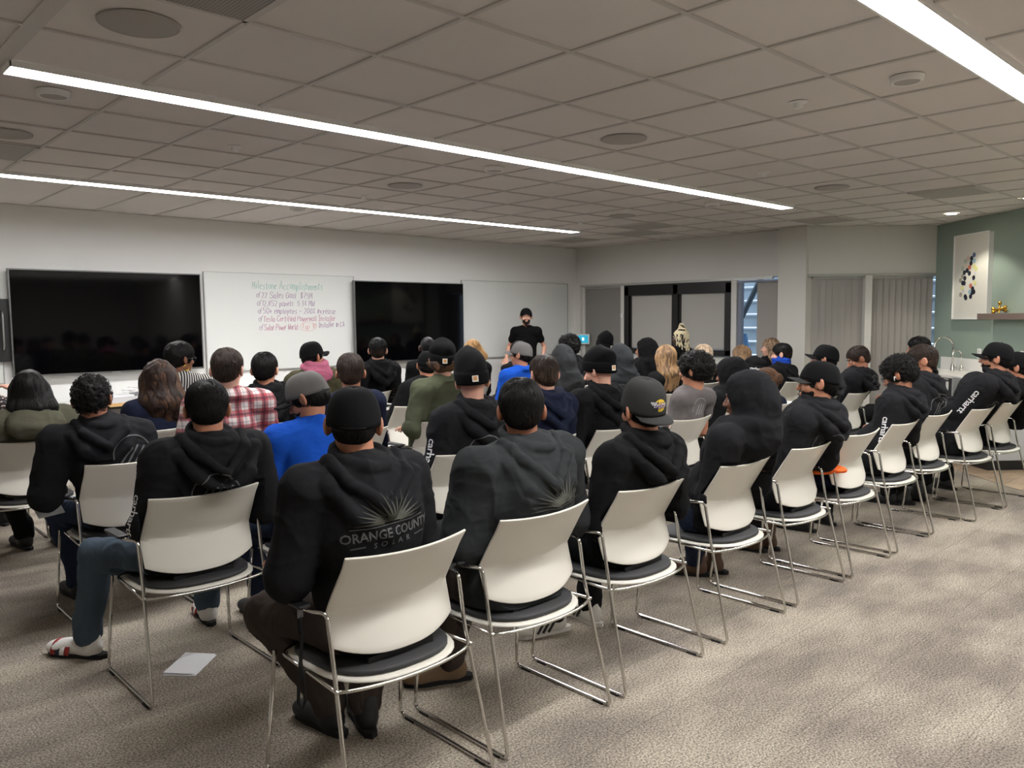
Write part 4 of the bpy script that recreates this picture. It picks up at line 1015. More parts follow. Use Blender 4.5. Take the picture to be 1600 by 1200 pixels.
    def A(x, y, z): return hc+R@V3(x, y, z)
    if hk and not (top == 'hoodup' and not p.get('showhair')):
        hv = p.get('hvox', .006 if vox < .008 else .008)
        long_ = hk in ('long', 'curlylong', 'bob', 'braids')
        L = p.get('hairlen', .30 if hk != 'bob' else .14)
        f = Field(hc-V3(.24, .26, (L+.18) if long_ else .19), hc+V3(.24, .24, .26), hv)
        t = {'short': .012, 'buzz': .003, 'curly': .024, 'afro': .040, 'long': .012, 'bob': .018, 'bun': .010, 'braids': .012, 'curlylong': .028}[hk]*p.get('hairt', 1)
        f.ell(A(0, -.016, .028), (.0740+t*(.45 if hk == 'short' else .9), .0955+t*(.5 if hk == 'short' else 1), .088+t*.8), R, 0)
        if hk == 'short': f.ell(A(0, -.010, .046), (.0715+t, .092+t, .070+t*1.2), R, .02)
        f.ell(A(0, -.052, -.018), (.054+t*.6, .050+t*.6, .056), R, .02)
        if p.get('quiff'): f.ell(A(0, .03, .085), (.06, .06, .035), R, .03)
        if hk in ('long', 'curlylong', 'bob'):
            wv = (.085 if hk != 'curlylong' else .115)*p.get('hairw', 1)
            dn = V3(0, 0, -1.)
            for s in (-1, -.33, .33, 1):
                a = A(s*.062, -.035 if abs(s) < .5 else -.005, .0); e_ = a+dn*L+V3(s*.02, -.045, 0); e_[1] = max(min(e_[1], hc[1]-.06), nb[1]-.155)
                mid = (a+e_)/2+V3(s*.012, -.02, 0)
                f.cone(a, mid, .045+t*.6, .048*wv/.085+t*.3, .035); f.cone(mid, e_, .048*wv/.085+t*.3, .022, .03)
        if hk == 'bun':
            f.ell(A(0, -.115, -.005), (.045, .038, .045), R, .012)
        # face and ears stay free
        f.ell(A(0, .114, -.040), (.098, .098, .102), R, .010, 's')
        if hk in ('short', 'buzz', 'curly', 'afro', 'bun'):
            for s in (-1, 1): f.ell(A(s*.095, -.002, -.014), (.034, .038, .042), R, .006, 's')
            f.half(A(0, -.06, -.070), R@V3(0, .30, -1), .02)
        if hat == 'beanie': f.half(A(0, 0, -.012), R@V3(0, 0, 1), .003)
        if hat in ('cap', 'snapback'):
            th = math.radians(p.get('hattilt', 14 if not p.get('back') else -14)); hn = R@V3(0, -math.sin(th)*(-1 if p.get('back') else 1), math.cos(th)); hp = A(0, -.01, .014); f.half(hp, hn, .003)
        hmat = fade_mat(p, hm[0], hc[2]) if p.get('fade') else hm[0]
        P, Q = f.surf(); nP = P
        if hk in ('curly', 'afro', 'curlylong'): 
            P = folds(f, P, .010 if hk != 'curlylong' else .014, 34 if hk != 'curlylong' else 16, seed, (1, 1, 1 if hk != 'curlylong' else .45))
        elif hk in ('long', 'bob'): P = folds(f, P, .007, 24, seed, (1, 1, .22))
        elif hk == 'short': P = folds(f, P, .0045, 42, seed, (1, .6, .6))
        ob = np_obj('hair', P, Q, [hmat], root)
        ns = p.get('strands', 900 if vox < .008 else 500)
        dn = R@V3(0, -.25, -1)
        crown = A(0, -.045, .115)
        if hk == 'braids': pass
        elif hk == 'curlylong':
            dirf = lambda pp: np.stack([.5*np.sin(pp[:, 2]*75+pp[:, 0]*50), .5*np.cos(pp[:, 2]*75+pp[:, 0]*35), -np.ones(len(pp))], 1)
            Vs, Qs = build_strands(f, P, int(ns*3), 24, .010, dirf, .0014, lift=.0038, seed=seed, jit=.2); np_obj('strands', Vs, Qs, [hm[1]], ob)
            Vs, Qs = build_strands(f, P, ns*4, 24, .010, dirf, .0014, lift=.0038, seed=seed+1, jit=.2); np_obj('strands', Vs, Qs, [hm[0]], ob)
        elif hk in ('curly', 'afro'):
            if hk == 'curlylong':
                Vs, Qs = curls(f, P, ns//3, .022, seed, .0016); np_obj('curls', Vs, Qs, [hm[1]], ob)
            Vs, Qs = curls(f, P, int(ns*(.9 if hk != 'afro' else 1.8)), .007 if hk == 'curly' else .004, seed, .0015 if vox < .008 else .0022)
            np_obj('curls', Vs, Qs, [hm[1]], ob)
        elif hk != 'buzz':
            if hk in ('long', 'bob', 'curlylong', 'braids'):
                dirf = lambda pp: np.stack([.25*np.sin(pp[:, 2]*(60 if hk == 'curlylong' else 34)+pp[:, 0]*40), .25*np.cos(pp[:, 2]*(60 if hk == 'curlylong' else 34)+pp[:, 0]*25), -np.ones(len(pp))], 1)*(1 if hk == 'curlylong' or p.get('wavy') else V3(.25, .25, 1))
                Vs, Qs = build_strands(f, P, int(ns*1.6), 22, .010, dirf, .0018 if vox < .008 else .0026, lift=.002, seed=seed, jit=.12)
            elif hk == 'bun':
                bc = A(0, -.10, -.005); dirf = lambda pp: (bc-pp)/(np.linalg.norm(bc-pp, axis=1, keepdims=True)+1e-6)
                Vs, Qs = build_strands(f, P, ns, 8, .008, dirf, .0016, lift=.0015, seed=seed, jit=.1)
            else:
                def dirf(pp):
                    d = pp-crown; d = d/(np.linalg.norm(d, axis=1, keepdims=True)+1e-6); return d*1.0+dn*.5
                Vs, Qs = build_strands(f, P, ns*2, 5, .007, dirf, .0012 if vox < .008 else .0018, lift=.002, rise=.0009, seed=seed, jit=.35, cut=(hp, hn) if hat in ('cap', 'snapback') else None)
            np_obj('strands', Vs, Qs, [hm[1]], ob)
        if hk == 'braids':
            br = MB(); br2 = MB()
            r3 = random.Random(5)
            for i in range(70):
                a = r3.uniform(-2.4, 2.4); st = A(.085*math.sin(a), -.095*math.cos(a)*.9-.01, .01+r3.uniform(0, .05)); L_ = r3.uniform(.16, .28)
                pts = [st+V3(.01*math.sin(k*1.7+i), -.012*k*.3+.004*math.cos(k*2+i), -L_*k/8) for k in range(9)]
                (br if i % 3 else br2).tube([Vector(q_) for q_ in pts], [.0092 if k % 2 else .007 for k in range(9)], 6)
            for i in range(14):
                a0 = i*.63; pts = [A((.055-.002*i)*math.cos(a0+k*.35)*(1-.05*i), -.03+(.055)*math.sin(a0+k*.35)*(1-.05*i), .105+.006*i+.006*math.sin(k)) for k in range(12)]
                (br if i % 5 else br2).tube([Vector(q_) for q_ in pts], .0115, 6)
            br.build('braid', hm[0], ob, True); br2.build('braid', hm[1], ob, True)
    # ---- beard
    if p.get('beard'):
        f = Field(hc-V3(.12, .12, .17), hc+V3(.12, .16, .10), .005)
        f.ell(A(0, .021, -.046), (.0595, .0715, .0715), R, 0); f.ell(A(0, .058, -.096), (.028, .024, .021), R, .02)
        f.ell(A(0, .098, .002), (.058, .060, .042), R, .010, 's'); f.ell(A(0, .100, -.058), (.017, .018, .005), R, .003, 's'); f.ell(A(0, .106, -.033), (.016, .02, .010), R, .004, 's'); f.half(A(0, 0, -.018), R@V3(0, .10, 1), .01); f.half(A(0, -.02, 0), R@V3(0, -1, 0), .01)
        P, Q = f.surf(); P = folds(f, P, .002, 60, seed); np_obj('beard', P, Q, [hm[0]], root)
    # ---- hats
    if hat: make_hat(p, root, hc, R)
    if p.get('glasses'):
        gl = MB()
        for s in (-1, 1):
            gl.tube([Vector(A(s*.032+.021*math.cos(a), .101, .004+.017*math.sin(a))) for a in np.linspace(0, 6.1, 16)], .0022, 5, closed=True)
            gl.tube([Vector(A(s*.053, .100, .010)), Vector(A(s*.076, .085, .010)), Vector(A(s*.083, .0, .006)), Vector(A(s*.082, -.02, -.006))], .0022, 5)
        gl.tube([Vector(A(-.011, .103, .006)), Vector(A(.011, .103, .006))], .002, 5); gl.build('glasses', BLACKP, root, True)
    if p.get('earring'):
        MB().tube([Vector(A(.090, -.008+.020*math.sin(a), -.062+.024*math.cos(a))) for a in np.linspace(0, 6.1, 20)], [.0025+.003*(1-math.cos(a))/2 for a in np.linspace(0, 6.1, 20)], 6, closed=True).build('hoop_earring', GOLD, root, True)
    if p.get('earbud'):
        MB().lathe([(.001, -.006), (.007, -.004), (.0075, .002), (.001, .006)], A(-.084, .006, -.006), 10).tube([Vector(A(-.086, .010, -.006)), Vector(A(-.088, .016, -.030))], .003, 6).build('earbud', LAMPWHITE, root, True)
    if p.get('gaiter'):
        f = Field(hc-V3(.16, .18, .24), hc+V3(.16, .18, .05), .006); f.ring(nb+V3(0, .015, .045), .066, .076, .026, None, 0); f.ring(nb+V3(0, .020, .085), .068, .082, .022, None, .02); f.cone(nb+V3(0, 0, .02), nb+V3(0, 0.01, .09), .074, .078, .01)
        P, Q = f.surf(); P = folds(f, P, .005, 20, seed, (.4, .4, 2)); np_obj('neck_gaiter', P, Q, [p['gaiter']], root)
    if p.get('collarhood'):
        f = Field(hc-V3(.22, .24, .30), hc+V3(.22, .22, .10), .006); f.ring(nb+V3(0, -.01, .035), .088, .096, .034, np.array(Matrix.Rotation(.25, 3, 'X')), 0); f.ring(nb+V3(0, -.02, .085), .080, .092, .028, np.array(Matrix.Rotation(.25, 3, 'X')), .03); f.ell(nb+V3(0, -.09, -.02), (.12, .05, .07), None, .03)
        P, Q = f.surf(); P = folds(f, P, .008, 14, seed, (.6, .6, 1.6)); np_obj('hood', P, Q, [p['collarhood']], root)
    if p.get('mask'):
        MB().tube([Vector(A(-.082, .0, -.02)), Vector(A(-.075, .05, -.02)), Vector(A(-.055, .085, -.03))], .003, 6).build('mask_strap', p['mask'], root, True)
        f = Field(hc-V3(.12, .12, .17), hc+V3(.12, .16, .10), .006); f.ell(A(0, .040, -.052), (.058, .068, .058), R, 0); f.half(A(0, .035, 0), R@V3(0, -1, 0), .004); f.half(A(0, 0, -.008), R@V3(0, -.2, 1), .004); P, Q = f.surf(); np_obj('face_mask', P, Q, [p['mask']], root)
    return root, dict(J=J, hc=hc, nb=nb, chest=chest)

def make_hat(p, root, hc, R):
    hat = p['hat']; m = p.get('hatm', BLACKCAP); back = p.get('back', False)
    Rh = Matrix([list(r) for r in R]) @ Matrix.Rotation(math.radians(p.get('hattilt', 14)), 3, 'X')
    if back: Rh = Matrix([list(r) for r in R]) @ Matrix.Rotation(math.pi, 3, 'Z') @ Matrix.Rotation(math.radians(p.get('hattilt', -14)), 3, 'X')
    hv = Vector(hc)+Rh @ Vector((0, .008 if back else -.012, .012)); nu = 48; V = []; Fq = []; r4 = random.Random(p['seed'])
    if hat in ('cap', 'snapback'):
        hgt = .118 if hat == 'cap' else .135; nv = 12
        for j in range(nv+1):
            v = j/nv; z = -.002+hgt*math.sin(v*math.pi/2)
            rr = math.cos(v*math.pi/2)**(.62 if hat == 'cap' else .48)
            for i in range(nu):
                a = 2*math.pi*i/nu; seam = 1-.014*max(0, 1-abs(((a/(math.pi/3)+.5) % 1)-.5)*14)*(v > .02)
                w = 1+.010*math.sin(a*3+v*5+p['seed'])
                V.append(hv+Rh @ Vector((.0885*rr*seam*w*math.sin(a), .109*rr*seam*w*math.cos(a)+.002, z-.012*(1-v)*(math.cos(a) < -.2)*0)))
        Fq = [(j*nu+i, (j+1)*nu+i, (j+1)*nu+(i+1) % nu, j*nu+(i+1) % nu) for j in range(nv) for i in range(nu)]
        o = mesh_obj('cap', V, Fq, m, root, True); md = o.modifiers.new('s', 'SOLIDIFY'); md.thickness = .004; md.offset = 1
        MB().lathe([(.0, .008), (.006, .006), (.008, 0)], hv+Rh @ Vector((0, 0, hgt-.002)), 12, Rh).build('button', m, o, True)
        BL = p.get('brim', .075); V = []; n = 20; nr = 6; curve = .012 if hat == 'snapback' else .026
        for j in range(nr+1):
            for i in range(n+1):
                a = math.radians(-64+128*i/n); t = j/nr
                ext = BL*t*(math.cos(a*.95)**.55 if abs(a) < 1.5 else 0)
                x = .0885*math.sin(a)*(1+.02*t); y = .109*math.cos(a)+ext
                V.append(hv+Rh @ Vector((x, y, .002-curve*(abs(x)/.09)**2-.010*t)))
        Fq = [(j*(n+1)+i, j*(n+1)+i+1, (j+1)*(n+1)+i+1, (j+1)*(n+1)+i) for j in range(nr) for i in range(n)]
        b_ = mesh_obj('brim', V, Fq, p.get('brimm', m), o, True); md = b_.modifiers.new('s', 'SOLIDIFY'); md.thickness = .004; md.offset = 0
        # strap over the opening at the rear
        MB().tube([hv+Rh @ Vector((.0885*math.sin(a), .110*math.cos(a), .004)) for a in np.linspace(math.pi-.5, math.pi+.5, 10)], .005, 6).build('strap', m, o, True)
        if p.get('emblem') == 'ball':
            def onc(x, z, off=.0045):      # point on the crown front (hat +y)
                a = math.asin(max(-1, min(1, x/.0885))); v = math.asin(min(1, max(0, z/hgt)))/(math.pi/2); rr = math.cos(v*math.pi/2)**.48
                return hv+Rh @ Vector((.0885*rr*math.sin(a), .109*rr*math.cos(a)+.002+off, z))
            YEL = mat('gold embroidery', rgb(214, 182, 40), .6); PUR = mat('purple embroidery', rgb(74, 44, 118), .6)
            V = [onc(0, .055)]; nn_ = 24
            for ring in (.5, 1):
                V += [onc(.031*ring*math.cos(a), .055+.027*ring*math.sin(a)) for a in np.linspace(0, 2*math.pi, nn_, endpoint=False)]
            Fq = [(0, 1+i, 1+(i+1) % nn_) for i in range(nn_)]+[(1+i, 1+nn_+i, 1+nn_+(i+1) % nn_, 1+(i+1) % nn_) for i in range(nn_)]
            mesh_obj('emblem_ball', V, Fq, YEL, o)
            q = MB(); 
            for dz in (-.011, 0, .011): q.tube([onc(x, .055+dz+x*0, .0055) for x in np.linspace(-.024, .024, 8)], .0008, 5)
            q.tube([onc(0.0, z, .0055) for z in np.linspace(.035, .075, 8)], .0008, 5); q.build('emblem_lines', PUR, o)
            q = MB()
            for k, (x0, x1, z) in enumerate(((-.046, -.020, .060), (-.044, -.018, .055), (-.040, -.016, .050))): q.tube([onc(-x0, z+.008, .006), onc(-x1, z+.008, .006)], .0012, 5)
            q.build('emblem_streaks', PRINTW, o)
            for (mm, ofs, sz) in ((PRINTW, .0060, .0215), (PUR, .0068, .0200)):
                v, f_ = text_mesh('LAKERS', sz, 'CENTER', .9, .0006 if mm is PRINTW else .0, .25)
                mesh_obj('emblem_word', [onc(-q_.x, .047+q_.y, ofs) for q_ in v], [tuple(reversed(t_)) for t_ in f_], mm, o)
        if p.get('emblem') == 'ribbon':
            MB().tube([hv+Rh @ Vector((.0885*.9*math.sin(a), .111*.92*math.cos(a), .045+z)) for a, z in ((math.pi-.5, -.018), (math.pi-.62, .0), (math.pi-.56, .018), (math.pi-.48, .0), (math.pi-.62, -.018))], .0025, 6).build('emblem', PRINTW, o, True)
    elif hat == 'beanie':
        hs = p.get('slouch', .165); prof = [(0, 1.02), (.01, 1.075), (.055, 1.085), (.066, 1.06), (.068, 1.01)]; nv = 14; nu = 72
        rows_ = [(z, k) for z, k in prof]+[(.068+(hs-.068)*(j/nv), None) for j in range(1, nv+1)]
        for z, k in rows_:
            if k is None:
                t = (z-.068)/(hs-.068); kk = 1.01*math.sqrt(max(0, 1-(t*.985)**p.get('peak', 2.6)))
            else: kk = k
            for i in range(nu):
                a = 2*math.pi*i/nu; rib = 1+.010*math.cos(a*36)
                ns = 1+(.035*math.sin(a*2+z*30+p['seed'])+.02*math.sin(a*5+z*50) if k is None else 0)
                lean = p.get('lean', -.03)*max(0, z-.07)/.1
                V.append(hv+Rh @ Vector((.090*kk*rib*ns*math.sin(a), .112*kk*rib*ns*math.cos(a)+lean, -.015+z+.012*math.cos(a))))
        nr = len(rows_); Fq = [(j*nu+i, (j+1)*nu+i, (j+1)*nu+(i+1) % nu, j*nu+(i+1) % nu) for j in range(nr-1) for i in range(nu)]+[tuple((nr-1)*nu+i for i in range(nu))[::-1]]
        o = mesh_obj('beanie', V, Fq, m, root, True); md = o.modifiers.new('s', 'SOLIDIFY'); md.thickness = .004
        if 'patch' in p:
            a = math.radians(p['patch']); c = Vector((.099*math.sin(a), .124*math.cos(a), .022+.012*math.cos(a))); nrm = Vector((math.sin(a), math.cos(a)*1.1, 0)).normalized(); tx = Vector((nrm.y, -nrm.x, 0))
            def pl(w, h, off, nm, mm, z0=0):
                vv = [hv+Rh @ (c+nrm*off+tx*sx*w+Vector((0, 0, sz*h+z0))) for sx, sz in ((-1, -1), (1, -1), (1, 1), (-1, 1))]; vv += [q_-Rh @ nrm*.003 for q_ in vv]
                return mesh_obj(nm, vv, [(0, 1, 2, 3), (7, 6, 5, 4), (0, 4, 5, 1), (1, 5, 6, 2), (2, 6, 7, 3), (3, 7, 4, 0)], mm, o)
            pl(.017, .017, .004, 'patch', mat('cream patch', rgb(226, 220, 206), .8)); pl(.0105, .0105, .005, 'patch_mark', mat('ochre patch mark', rgb(206, 150, 96), .8), .002)
        if p.get('word'):
            v, f_ = text_mesh('carhartt', .042, 'CENTER', .95, .0008)
            vv = []
            for q_ in v:
                a = math.pi+p.get('wordang', 0)-q_.x/.108; vv.append(hv+Rh @ Vector((.103*math.sin(a)*1.0, .128*math.cos(a), .005+q_.y+.012*math.cos(a))))
            mesh_obj('knitted_word', vv, f_, PRINTW, o)

# ---- prints on clothing, laid onto the cloth surface
def finegrid(v, f, step=.012):
    bm = bmesh.new(); vs = [bm.verts.new(p) for p in v]
    for q in f:
        try: bm.faces.new([vs[i] for i in q])
        except ValueError: pass
    xs = [p[0] for p in v]; ys = [p[1] for p in v]
    for ax, lo, hi in ((0, min(xs), max(xs)), (1, min(ys), max(ys))):
        t = lo+step
        while t < hi:
            no = (1, 0, 0) if ax == 0 else (0, 1, 0); co = (t, 0, 0) if ax == 0 else (0, t, 0)
            bmesh.ops.bisect_plane(bm, geom=bm.verts[:]+bm.edges[:]+bm.faces[:], plane_co=co, plane_no=no); t += step
    bm.verts.ensure_lookup_table(); bm.verts.index_update()
    out = [tuple(p.co) for p in bm.verts], [tuple(w.index for w in q.verts) for q in bm.faces]; bm.free(); return out
def bar(x0, y0, x1, y1, w):
    d = Vector((x1-x0, y1-y0)); n = Vector((-d.y, d.x)).normalized()*w/2
    return [(x0+n.x, y0+n.y, 0), (x0-n.x, y0-n.y, 0), (x1-n.x, y1-n.y, 0), (x1+n.x, y1+n.y, 0)]
def shape_join(parts):
    V, Fc = [], []
    for v, f in parts:
        n = len(V); V += [tuple(q) for q in v]; Fc += [tuple(i+n for i in q) for q in f]
    return V, Fc
def arc(r0, r1, a0, a1, cx=0, cy=0, n=28, sx=1, sy=1):
    V = []
    for i in range(n+1):
        a = a0+(a1-a0)*i/n; V += [(cx+sx*r0*math.cos(a), cy+sy*r0*math.sin(a), 0), (cx+sx*r1*math.cos(a), cy+sy*r1*math.sin(a), 0)]
    return V, [(2*i, 2*i+1, 2*i+3, 2*i+2) for i in range(n)]
def logo_arc():
    ps = [arc(.100, .106, math.radians(-8), math.radians(188))]
    for k in (-1, 0, 1): ps.append((bar(k*.038-.030, -.045, k*.038+.030, .05-.008*abs(k), .010), [(0, 1, 2, 3)]))
    return shape_join(ps)
def logo_word():
    v, f = text_mesh('OC SOLAR', .055, 'CENTER', 1.15, -.0012); return [(x[0]*1.05, x[1]-.105, 0) for x in v], f
def logo_sun():
    ps = [arc(.0, .020, 0, math.pi, 0, .062, sx=2.4)]
    for i in range(17):
        a = math.radians(4+172*i/16); L = .085+.035*abs(math.sin(i*1.9)); w = .006
        c, s = math.cos(a), math.sin(a); x0, y0 = .03*c*1.2, .062+.012*s
        n = Vector((-s, c))*w; ps.append(([(x0+n.x, y0+n.y, 0), (x0-n.x, y0-n.y, 0), (x0+L*c*1.25, y0+L*s, 0)], [(0, 1, 2)]))
    return shape_join(ps)
def logo_oc():
    v1, f1 = text_mesh('ORANGE COUNTY', .052, 'CENTER', 1.0, .0008); v2, f2 = text_mesh('SOLAR', .032, 'CENTER', 2.1, .0006)
    ps = [([(x[0]*.92, x[1]*1.05, 0) for x in v1], f1), ([(x[0], x[1]-.036, 0) for x in v2], f2), (bar(-.17, .052, .17, .052, .004), [(0, 1, 2, 3)]), (bar(-.175, -.024, -.115, -.024, .005), [(0, 1, 2, 3)]), (bar(.115, -.024, .175, -.024, .005), [(0, 1, 2, 3)])]
    return shape_join(ps)
def logo_word2():
    return text_mesh('carhartt', .080, 'LEFT', .95, .0008)
LOGOS = {'arc': (logo_arc, 'printed_emblem'), 'word': (logo_word, 'printed_word'), 'sun': (logo_sun, 'printed_sunburst'), 'oc': (logo_oc, 'printed_words'), 'sleeve': (logo_word2, 'sleeve_word')}
LCACHE = {}
def decal(bv, g, which, x, z, sc, m, rot=0.0, side='back', chest=None, J=None):
    if which not in LCACHE: LCACHE[which] = finegrid(*LOGOS[which][0]())
    v, f = LCACHE[which]
    if side == 'left':
        sh, el = J['shL'], J['elL']; dd = el-sh; rot = math.atan2(dd[2], -dd[1]); st = sh+dd*x; oy, oz = st[1]+math.sin(rot)*-z, st[2]-math.cos(rot)*z
    c, s = math.cos(rot), math.sin(rot); out = []; ok = []
    for q in v:
        a, b = (q[0]*c-q[1]*s)*sc, (q[0]*s+q[1]*c)*sc
        if side == 'back': o, d = Vector((x+a, -1.2, z+b)), Vector((0, 1, 0))
        else: o, d = Vector((-1.2, oy-a, oz+b)), Vector((1, 0, 0))      # left sleeve: text runs down the arm
        h = bv.ray_cast(o, d)
        if h[0] is None: out.append((0, 0, 0)); ok.append(False)
        else: out.append(tuple(h[0]-d*.0025)); ok.append(True)
    ff = []
    for q in f:
        if not all(ok[i] for i in q): continue
        pts = [Vector(out[i]) for i in q]
        if max((pts[i]-pts[i-1]).length for i in range(len(pts))) > .05: continue
        ff.append(tuple(q))
    if ff: mesh_obj(LOGOS[which][1], out, ff, m, g)
